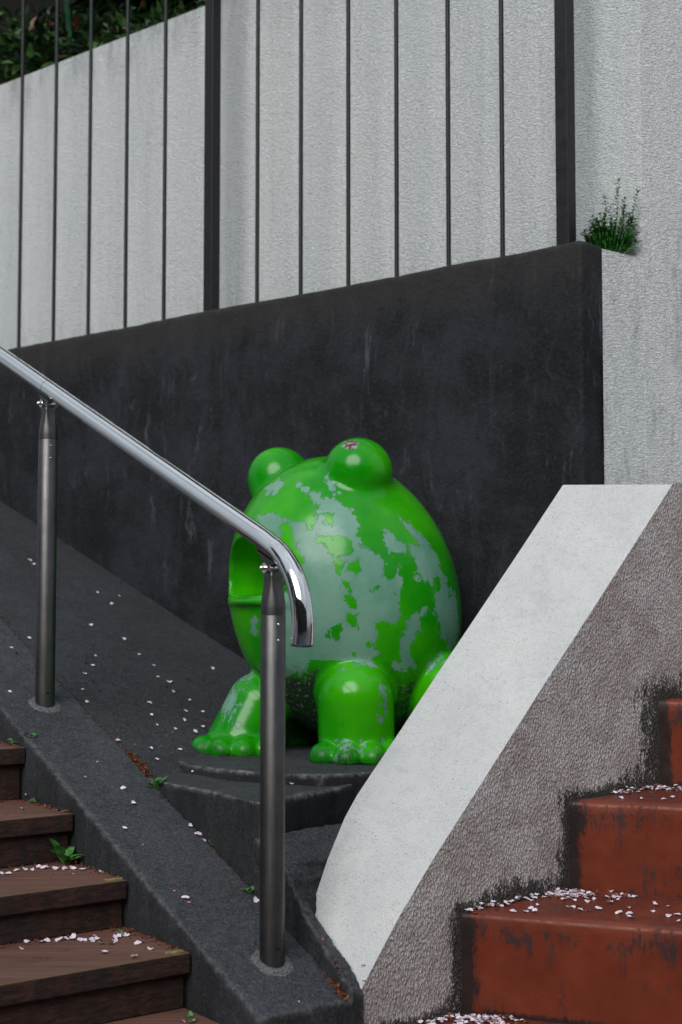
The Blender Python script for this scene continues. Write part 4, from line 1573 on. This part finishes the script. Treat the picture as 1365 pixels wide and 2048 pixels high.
for (tx_, ty_, th_, lab_) in ((-8.5, -5.0, 7.0, 'unseen leafy tree added left of the building to darken the handrail'), (-9.0, -1.6, 7.2, 'unseen leafy tree added mid-row left of the steps to darken the handrail'),
                             (-9.5, 2.2, 7.0, 'unseen leafy tree added at the far end of the row to darken the handrail')):
    root = empty('tree', (tx_, ty_, -1.4), 0, lab_, 'tree', 'unseen trees added left of the steps')  # unseen trees added to darken the handrail's lower band and the posts
    b_ = Vector((tx_, ty_, -1.4))
    V, F = tube([b_ - UP * 0.2, b_ + Vector((0.1, 0, th_ * 0.3)), b_ + Vector((0, 0.1, th_ * 0.7))], [0.22, 0.16, 0.06], 10)
    mk('trunk', V, F, M['stem'], root, smooth=True)
    parts = []
    for _ in range(2400):
        v = Vector((R.gauss(0, 1), R.gauss(0, 1), R.gauss(0, 1))).normalized() * (0.4 + 0.65 * R.random() ** 0.5)
        v = Vector((v.x * 2.0, v.y * 2.0, v.z * 3.1))
        L = R.uniform(0.22, 0.45)
        parts.append(xform(leaf_mesh(L, L * 0.55, 0.2, 0.3, 2), Matrix.Translation(b_ + UP * (th_ * 0.55) + v) @ rot_dir((R.gauss(0, 1), R.gauss(0, 1), R.gauss(-.3, 1)), R.uniform(-1, 1))))
    V, F = merge(parts)
    o = mk('crown', V, F, M['leaf_dark'], root, smooth=True)
    o['kind'] = 'stuff'

# long blade-leaved plant leaning over the wall at top left
lr = empty('strappy_plant', wf(1.62, 0.34, 2.12), 0, 'long bladed plant arching over the wall top at upper left', 'plant')
c = Vector(wf(1.55, 0.42, 2.30))
for i, (dx, dz, L, W) in enumerate([(-0.25, 0.9, 0.42, 0.022), (0.6, 0.35, 0.40, 0.03), (-0.9, 0.3, 0.36, 0.026), (0.2, 1.0, 0.45, 0.022), (1.0, -0.1, 0.35, 0.028),
                                    (-0.5, 0.6, 0.4, 0.02), (0.8, 0.7, 0.38, 0.022)]):
    dv = -WD3 * dx * 1.0 + UP * dz - WN3 * 0.25
    lm = leaf_mesh(L, W, 0.25, 0.3, 7)
    V, F = xform(lm, Matrix.Translation(c) @ rot_dir(dv, R.uniform(-.3, .3)))
    mk('leaf', V, F, M['blade'], lr, smooth=True)

# ================================================================== surfaces to scatter on
bpy.context.view_layer.update()
bvs = []
for o in SOLIDS + [fbody]:
    m_ = o.matrix_world
    me = o.data
    vs = [m_ @ v.co for v in me.vertices]
    bvs.append((BVHTree.FromPolygons(vs, [tuple(p.vertices) for p in me.polygons]), o))


def cast(org, d_):
    best = None
    for b, o in bvs:
        h = b.ray_cast(org, d_, 50)
        if h[0] is not None and (best is None or h[3] < best[2]):
            n_ = h[1] if h[1].dot(d_) < 0 else -h[1]
            best = (h[0], n_, h[3], o)
    return best


def at_px(px, py):
    return cast(Vector((0, 0, 0)), ray(px, py))


def drop(px, py, ztop=1.0):
    return cast(Vector((px, py, ztop)), Vector((0, 0, -1)))


# ================================================================== WEEDS
def weed(px, py, label, n, L, mats, upz=0.35, spread=1.0, root_name='weed', lift=0.0):
    h = at_px(px, py)
    p = h[0] if h else Vector((0, 3, -0.5))
    p = p + UP * lift
    root = empty(root_name, tuple(p), 0, label, 'weed', 'small weeds growing in the cracks')
    for i in range(n):
        a = 2 * math.pi * i / n + R.uniform(-.3, .3)
        dv = Vector((math.cos(a) * spread, math.sin(a) * spread, upz * R.uniform(0.4, 2.2)))
        l_ = L * R.uniform(0.65, 1.2)
        l_ *= 0.78
        lm = leaf_mesh(l_, l_ * R.uniform(0.62, 0.85), R.uniform(0.1, 0.35), 0.25, 6)
        st = dv.normalized() * l_ * R.uniform(0.3, 1.0)
        V, F = xform(lm, Matrix.Translation(p + st) @ rot_dir(dv, R.uniform(-.4, .4)))
        sv, sf = tube([p, p + st * 1.3], [0.0011, 0.0008], 5)
        V, F = merge([(V, F), (sv, sf)])
        mk('leaf', V, F, R.choice(mats), root, smooth=True)
    return root


wm = [M['weed'], M['weed_light']]
weed(128, 1728, 'broad leaved green weed in the corner of a timber step beside the kerb', 14, 0.046, wm, 0.9)
weed(72, 1604, 'small weed in the inner corner of the upper timber step', 6, 0.020, [M['weed']], 0.6)
weed(30, 1484, 'flat yellowish weed on the topmost visible timber step', 7, 0.026, [M['weed'], M['weed_light']], 0.3)
weed(62, 1476, 'pale leaved weed at the kerb edge above the top timber step', 5, 0.020, [M['weed_light']], 0.5)
weed(318, 1578, 'clump of round leaved weed in the joint at the left tip of the platform', 20, 0.026, [M['weed']], 0.9)
weed(424, 1690, 'tiny weed in the joint at the foot of the platform side', 5, 0.012, [M['weed']], 0.6)
weed(499, 1786, 'small weed in the joint just left of the front handrail post', 9, 0.018, wm, 0.6)
weed(247, 1872, 'tiny weed with a petal on it in the corner of the lower timber step', 4, 0.014, [M['weed']], 1.0)
weed(382, 2046, 'weed sprig at the bottom edge beside the kerb foot', 4, 0.018, [M['weed']], 1.2)

# wall weed on the ledge
lw = empty('wall_weed', (E1[0] + 0.05, E1[1] + 0.05, TOPZ - 0.01), 0, 'bushy green weed sprouting from the ledge right of the thick fence post', 'weed')
lc = Vector((0.762, 3.990, TOPZ - 0.014))
# crumbly dark soil lump added in place of the dark hole behind the weed
V, F = [], []
bm = bmesh.new(); bmesh.ops.create_icosphere(bm, subdivisions=3, radius=1.0)
for v in bm.verts:
    q = v.co.copy()
    k = 1 + 0.35 * noise.noise(q * 2.3) + 0.15 * noise.noise(q * 6)
    v.co = lc + Vector((q.x * 0.050 * k - 0.012, q.y * 0.030 * k + 0.016, 0.026 + q.z * 0.056 * k))
me = bpy.data.meshes.new('hole_lump'); bm.to_mesh(me); bm.free()
me.materials.append(M['soil'])
rb_ = bpy.data.objects.new('hole_lump', me); link(rb_, lw); me.transform(pm(lw).inverted())
sprigs = [(-0.012, 0.135, -0.02), (0.01, 0.175, 0.012), (0.045, 0.145, 0.03), (-0.04, 0.055, -0.03), (-0.02, 0.09, 0), (0.02, 0.11, 0.01), (0.035, 0.085, 0.01), (0.0, 0.07, 0),
          (-0.045, 0.03, -0.02), (0.05, 0.05, 0.02), (0.015, 0.06, 0), (0.03, 0.13, 0.0), (-0.03, 0.075, -0.01), (0.055, 0.03, 0.02), (-0.06, 0.04, -0.02), (0.0, 0.12, -0.01)]
sprigs += [(R.uniform(-0.055, 0.055), R.uniform(0.03, 0.10), R.uniform(-.01, .02)) for _ in range(44)] + [(R.uniform(-0.07, -0.02), R.uniform(0.03, 0.075), R.uniform(-.02, .0)) for _ in range(16)]
for i, (dx, hh, bx) in enumerate(sprigs):
    b0_ = lc + Vector((dx * 0.7, -0.012 + R.uniform(-.01, .01), 0))
    t0 = lc + Vector((dx * 1.15 + 0.010 + bx * 0.6, -0.015 + R.uniform(-.015, .012), hh * 1.22))
    V, F = tube([b0_, (b0_ + t0) / 2 + Vector((0.004, -0.004, 0.004)), t0], [0.0011, 0.0010, 0.0006], 5)
    mk('stem', V, F, M['weed'], lw)
    parts = []
    for k in range(int(hh / 0.009) + 3):
        u = 0.12 + 0.88 * k / (int(hh / 0.009) + 2)
        q = b0_.lerp(t0, u)
        for _ in range(4):
            a = R.uniform(0, 6.28)
            dv = Vector((math.cos(a), math.sin(a), R.uniform(0, 0.8)))
            lm = leaf_mesh(R.uniform(0.008, 0.018), 0.0055, 0.2, 0.2, 2)
            parts.append(xform(lm, Matrix.Translation(q) @ rot_dir(dv)))
    V, F = merge(parts)
    o = mk('leaflets', V, F, wm[i % 2] if i % 3 else M['weed'], lw)
    o['kind'] = 'stuff'
# sprigs along the top of the dark wall
for i, s_ in enumerate((-1.05, -1.09, -0.80, -0.72, -0.2)):
    p = Vector(wf(s_, 0.10, TOPZ - 0.002))
    root = empty('wall_sprig', tuple(p), 0, ('green sprig on the dark wall top just left of the rightmost fence post', 'smallest green sprig close against the rightmost fence post foot',
                 'green sprig on the wall top between the two rightmost thin bars', 'short sprig on the wall top left of the second thin bar from the right',
                 'lone tiny sprig on the dark wall top at the middle of the fence')[i], 'weed', 'sprigs on the dark wall top')
    parts = []
    hh = (0.035, 0.022, 0.018, 0.015, 0.014)[i]
    parts.append(tube([p, p + Vector((0.003, 0, hh))], [0.001, 0.0006], 5))
    for k in range(10):
        a = R.uniform(0, 6.28)
        lm = leaf_mesh(R.uniform(0.006, 0.010), 0.004, 0.2, 0.2, 2)
        parts.append(xform(lm, Matrix.Translation(p + Vector((0.002, 0, hh * R.random()))) @ rot_dir(Vector((math.cos(a), math.sin(a), 0.5)))))
    V, F = merge(parts)
    mk('sprig', V, F, M['weed'], root)

# ================================================================== PETALS
def petal_mesh(seed, L=0.013, W=0.0095):
    r_ = random.Random(seed)
    V, F = [], []
    n = 5
    cu = r_.uniform(-0.35, 0.6)
    for i in range(n + 1):
        t = i / n
        w = W * 0.5 * math.sin(math.pi * (0.12 + 0.74 * t)) ** 0.8
        notch = -0.12 * L if i == n else 0
        zc = 0.0012 + cu * L * (t - 0.5) ** 2 * 2
        for k in (-1, 0, 1):
            V.append((k * w + r_.uniform(-.0003, .0003), (t - 0.5) * L + (notch if k == 0 else 0), zc + (abs(k) * w * r_.uniform(0.1, 0.5))))
    for i in range(n):
        a = i * 3
        F += [(a, a + 1, a + 4, a + 3), (a + 1, a + 2, a + 5, a + 4)]
    return V, F


pm_list = []
for k in range(6):
    V, F = petal_mesh(k)
    for nm in ('petal', 'petal_pink'):
        me = bpy.data.meshes.new('petal'); me.from_pydata(V, [], F); me.materials.append(M[nm])
        me.polygons.foreach_set('use_smooth', [True] * len(me.polygons))
        pm_list.append(me)
white_p = pm_list[0::2]; pink_p = pm_list[1::2]


def petal(px, py, group, label, pink=False, size=1.0, tilt=0.15):
    h = at_px(px, py)
    if h is None or h[3] is fbody: return
    n_ = h[1]
    if n_.z < 0.3: n_ = Vector((0, 0, 1))
    o = bpy.data.objects.new('petal', R.choice(pink_p if pink else white_p))
    q = (n_ + Vector((R.uniform(-tilt, tilt), R.uniform(-tilt, tilt), 0))).normalized().to_track_quat('Z', 'Y')
    o.rotation_mode = 'QUATERNION'
    o.rotation_quaternion = q @ Matrix.Rotation(R.uniform(0, 6.28), 3, 'Z').to_quaternion()
    o.location = h[0] + n_ * 0.0008
    s_ = size * R.uniform(0.9, 1.45)
    o.scale = (s_, s_, s_)
    link(o)
    tag(o, label, 'petal', group)


ramp_px = [(240, 1193), (195, 1185), (180, 1252), (186, 1332), (169, 1349), (248, 1278), (165, 1382), (66, 1130), (59, 1121), (57, 1278), (23, 1296),
           (308, 1332), (316, 1355), (338, 1366), (347, 1385), (425, 1337), (380, 1403), (303, 1432), (299, 1406), (313, 1450), (351, 1458), (371, 1424),
           (390, 1466), (301, 1499), (360, 1500), (313, 1520), (237, 1482), (174, 1404), (405, 1425), (368, 1440), (404, 1455), (280, 1310), (224, 1208), (192, 1312)]
for q in ramp_px:
    w_ = ('beyond the back handrail post' if q[0] < 120 else 'close to the foot of the dark wall' if q[1] < 1320 and q[0] > 170 else
          'near the kerb joint' if q[0] < 245 else 'just left of the frog foot' if q[1] > 1440 else 'level with the frog leg')
    petal(*q, 'cherry petals scattered on the sloping path', 'pale cherry petal on the dark sloping path ' + w_, size=1.0)
for q in [(388, 1544), (584, 1568), (455, 1508)]: petal(*q, 'cherry petals on the frog platform', 'pale cherry petal lying on the platform in front of the frog')
for q in [(247, 1577), (268, 1609), (250, 1658), (381, 1654), (397, 1670), (408, 1681), (371, 1797), (513, 1801), (20, 1385)]:
    w_ = 'against the platform side' if 375 < q[0] < 410 else 'beside the front handrail post' if q[0] > 500 else 'beside the back handrail post' if q[0] < 50 else 'halfway between the two handrail posts'
    petal(*q, 'cherry petals on the kerb', 'pale cherry petal on the sloping concrete kerb ' + w_, size=1.05)
for q in [(194, 1525), (171, 1556), (348, 1783), (378, 1806), (598, 2005), (645, 1880), (285, 1690)]:
    w_ = 'near its upper end' if q[1] < 1600 else 'near the white parapet' if q[0] > 590 else 'halfway down left of the front post'
    petal(*q, 'pink flecks on the kerb', 'tiny reddish pink petal fleck on the kerb ' + w_, pink=True, size=0.5)
tim_px = [(6, 1595), (29, 1598), (54, 1592), (45, 1620), (150, 1632), (16, 1749), (3, 1748), (35, 1742), (50, 1739), (79, 1736), (96, 1735), (113, 1740), (145, 1739),
          (166, 1741), (182, 1746), (202, 1745), (143, 1748), (65, 1740), (43, 1898), (55, 1886), (95, 1884), (119, 1882), (147, 1878), (170, 1881), (191, 1877),
          (202, 1889), (224, 1889), (230, 1877), (249, 1873), (276, 1888), (301, 1899), (270, 1917), (209, 1907), (230, 1883), (287, 1886), (85, 1886), (132, 1880),
          (160, 1882), (183, 1879), (196, 1881), (186, 1884), (238, 1876), (240, 1869), (130, 1738), (88, 1738), (20, 1600), (118, 1622), (365, 2044), (385, 2047)]
for q in tim_px:
    w_ = 'the tread at the bottom edge' if q[1] > 2000 else 'the lowest whole timber tread' if q[1] > 1850 else 'the second timber tread from the bottom' if q[1] > 1700 else 'the third timber tread from the bottom'
    petal(*q, 'cherry petals on the timber steps', 'pale cherry petal on ' + w_ + (' near the kerb' if q[0] > 180 else ' towards the left edge' if q[0] < 90 else ' along its middle'), tilt=0.45, size=1.0)
red_px = [(1234, 1803), (1266, 1796), (1257, 1816), (1260, 1829), (1262, 1838), (1239, 1827), (1306, 1824), (1338, 1833), (1358, 1844), (1355, 1831), (1198, 1820),
          (1177, 1823), (1161, 1822), (1070, 1825), (1052, 1824), (1026, 1824), (1063, 1820), (1077, 1813), (1146, 1815), (1135, 1817), (1155, 1813), (1129, 1801), (1148, 1804), (1175, 1804),
          (1312, 1812), (1220, 1808), (1340, 1815), (1285, 1600), (1330, 1600), (1300, 1594), (1242, 1596), (1345, 1596)]
for q in red_px:
    w_ = 'the middle red tread' if q[1] < 1700 else 'the lower red tread near the right edge' if q[0] > 1290 else 'the lower red tread at the foot of the riser' if q[1] < 1812 and q[0] > 1170 else 'the lower red tread close to its front edge' if q[1] > 1822 else 'the lower red tread beside the petal drift'
    petal(*q, 'cherry petals on the red steps', 'pale cherry petal on ' + w_, tilt=0.25, size=1.0)


def drift(name, label, spots, n, sizes, mats=None, lit=0.15):
    """a heap nobody could count: petals and brown bits along a line of spots (world x, y, spread, weight)"""
    parts, fm = [], []
    for _ in range(n):
        x0, y0, sg, lf = R.choices(spots, weights=[s_[4] if len(s_) > 4 else 1 for s_ in spots])[0][:4]
        qx, qy = x0 + R.gauss(0, sg), y0 + R.gauss(0, sg)
        h = drop(qx, qy, lf)
        if h is None or h[1].z < 0.5: continue
        d_ = math.hypot(qx - x0, qy - y0) / max(sg, 1e-6)
        V, F = petal_mesh(R.randrange(1000), R.uniform(*sizes), R.uniform(*sizes) * 0.75)
        m_ = Matrix.Translation(h[0] + UP * (0.001 + max(0, R.uniform(0, 1) * 0.012 * (1.2 - d_)))) @ \
            (Vector((R.gauss(0, .22), R.gauss(0, .22), 1))).to_track_quat('Z', 'Y').to_matrix().to_4x4() @ Matrix.Rotation(R.uniform(0, 6.28), 4, 'Z')
        parts.append(([m_ @ Vector(v) for v in V], F))
        k = 1 if R.random() < lit else 0
        fm += [k] * len(F)
    if not parts: return
    V, F = merge(parts)
    o = mk(name, V, F, None, None, smooth=True, mats=mats or [M['petal'], M['litter']], fm=fm)
    tag(o, label, 'petals', kind='stuff')
    return o


def along(a, b, n, sg, zt, w=1):
    return [(a[0] + (b[0] - a[0]) * i / max(1, n - 1), a[1] + (b[1] - a[1]) * i / max(1, n - 1), sg, zt, w) for i in range(n)]


pf = lambda s, off=0.012: tuple(PT + PD * s + np.array([PD[1], -PD[0]]) * off)
drift('petal_drift', 'drift of cherry petals in the inner corner of the lower red tread',
      along(pf(0.32), pf(0.58), 10, 0.010, -0.50) + along(pf(0.57, 0.03), pf(0.60, 0.06), 3, 0.020, -0.50, 8) + along(tuple(PT + PD * 0.60 + RDIR * 0.05 - np.array([-RDIR[1], RDIR[0]]) * 0.01), tuple(PT + PD * 0.60 + RDIR * 0.16 - np.array([-RDIR[1], RDIR[0]]) * 0.012), 4, 0.012, -0.50, 2.2), 210, (0.009, 0.014), lit=0.22)
drift('petal_drift', 'drift of cherry petals on the middle red tread by the riser',
      along(pf(0.80, 0.02), pf(0.93, 0.03), 5, 0.016, -0.30) + along(tuple(PT + PD * 0.93 + RDIR * 0.03), tuple(PT + PD * 0.93 + RDIR * 0.22), 5, 0.012, -0.30, 3), 150, (0.009, 0.014), lit=0.22)
drift('petal_drift', 'drift of cherry petals at the foot of the lowest red riser',
      along(pf(0.02), pf(0.24, 0.02), 6, 0.012, -0.72) + along(pf(0.24, 0.03), tuple(PT + PD * 0.26 + RDIR * 0.12), 4, 0.018, -0.72, 3), 190, (0.009, 0.014), lit=0.22)


def crumbs(name, label, spots, n, size=(0.003, 0.008), lift=0.002, mats=None):
    parts = []
    for _ in range(n):
        x0, y0, sg, zt = R.choices(spots, weights=[s_[4] if len(s_) > 4 else 1 for s_ in spots])[0][:4]
        h = drop(x0 + R.gauss(0, sg), y0 + R.gauss(0, sg), zt)
        if h is None or h[1].z < 0.4 or h[3] is fbody: continue
        L = R.uniform(*size)
        lm = leaf_mesh(L, L * R.uniform(0.3, 0.9), R.uniform(-.6, .6), R.uniform(-.5, .5), 2)
        m_ = Matrix.Translation(h[0] + UP * R.uniform(0.0005, lift)) @ rot_dir(Vector((R.gauss(0, 1), R.gauss(0, 1), R.gauss(0, .25))))
        parts.append(xform(lm, m_))
    if not parts: return
    V, F = merge(parts)
    o = mk(name, V, F, M['litter'], None)
    tag(o, label, 'leaf litter', kind='stuff')


def kk(al, lat): return tuple(A[:2] + D * al + N1 * lat)


j = []
j += along(kk(0.72, 0.112), kk(1.8, 0.112), 24, 0.009, 0.6)
j += along(kk(0.75, 0.122), kk(0.84, 0.126), 4, 0.010, 0.6, 14)
crumbs('leaf_litter', 'rusty brown litter gathered along the joint between the kerb and the path', j, 900, (0.003, 0.009), 0.008)
j = [(-0.62 + R.uniform(-.35, .35), 4.1 + R.uniform(-.35, .4), 0.12, 0.6) for _ in range(26)] + [(-0.45, 3.85, 0.10, 0.6, 6), (-0.35, 4.0, 0.06, 0.6, 4)]
crumbs('leaf_litter', 'rusty brown bits scattered over the sloping path left of the frog', j, 420, (0.004, 0.012), 0.002)
crumbs('leaf_litter', 'brown litter along the foot of the dark wall', along(wf(0.0, -0.012, 0)[:2], wf(1.6, -0.012, 0)[:2], 20, 0.008, 0.8), 160, (0.003, 0.008), 0.002)
j = along(kk(-0.13, 0.088), kk(-0.03, 0.09), 8, 0.006, -0.4) + along(kk(-0.128, 0.082), kk(-0.09, 0.085), 3, 0.007, -0.4, 9)
crumbs('leaf_litter', 'brown litter caught at the foot of the white parapet by the kerb end', j, 130, (0.004, 0.011), 0.007)
j = along(kk(0.02, 0.09), kk(0.70, 0.095), 18, 0.006, -0.2) + [(*kk(0.24, 0.08), 0.015, -0.2, 4), (*kk(0.62, 0.09), 0.014, -0.2, 4)]
crumbs('leaf_litter', 'brown litter along the joint between the kerb and the platform side', j, 150, (0.003, 0.006), 0.003)
j = [(*kk(R.uniform(-0.1, 1.5), R.uniform(-0.1, 0.08)), 0.02, 0.6) for _ in range(30)]
crumbs('leaf_litter', 'sparse brown specks on top of the concrete kerb', j, 34, (0.004, 0.007), 0.001)
for k, lab in ((2, 'brown litter along the back of the lowest visible timber tread'), (3, 'brown litter along the back of the second timber tread'),
               (4, 'brown litter along the back of the third timber tread'), (5, 'brown litter on the top visible timber tread')):
    a1 = t_al[k + 1] + 0.004; zt = t_z[k] + 0.05
    j = along(kk(a1, -0.14), kk(a1, -0.75), 22, 0.007, zt) + along(kk(t_al[k] + 0.02, -0.142), kk(a1, -0.142), 8, 0.007, zt, 1.6)
    j += [(*kk(t_al[k] + R.uniform(0.05, 0.22), R.uniform(-.5, -.16)), 0.03, zt, 0.5) for _ in range(6)]
    crumbs('leaf_litter', lab, j, 520, (0.002, 0.008), 0.005)
j = along(pf(0.32), pf(0.60, 0.02), 8, 0.012, -0.5) + [(*(PT + PD * R.uniform(0.4, 0.6) + RDIR * R.uniform(0.05, 0.5)), 0.03, -0.5, 0.6) for _ in range(10)]
crumbs('leaf_litter', 'dark brown bits scattered over the lower red tread', j, 170, (0.002, 0.006), 0.003)
j = [(0.05 + R.uniform(-.2, .1), 3.5 + R.uniform(-.05, .15), 0.03, -0.3) for _ in range(8)] + [(-0.25, 3.45, 0.05, -0.3), (-0.3, 3.55, 0.05, -0.3)]
crumbs('leaf_litter', 'few brown bits on the platform in front of the frog', j, 26, (0.004, 0.009), 0.001)

# fallen yellowish leaves on the timber treads
for (px_, py_, lab) in ((127, 1624, 'curled pale yellow leaf on the edge of the upper timber tread'),):
    h = at_px(px_, py_)
    if h:
        V, F = leaf_mesh(0.03, 0.010, 0.2, 0.5, 5)
        V, F = xform((V, F), Matrix.Translation(h[0] + UP * 0.002) @ rot_dir(N3 - D3 * 0.3))
        o = mk('fallen_leaf', V, F, M['strip'])
        tag(o, lab, 'leaf')
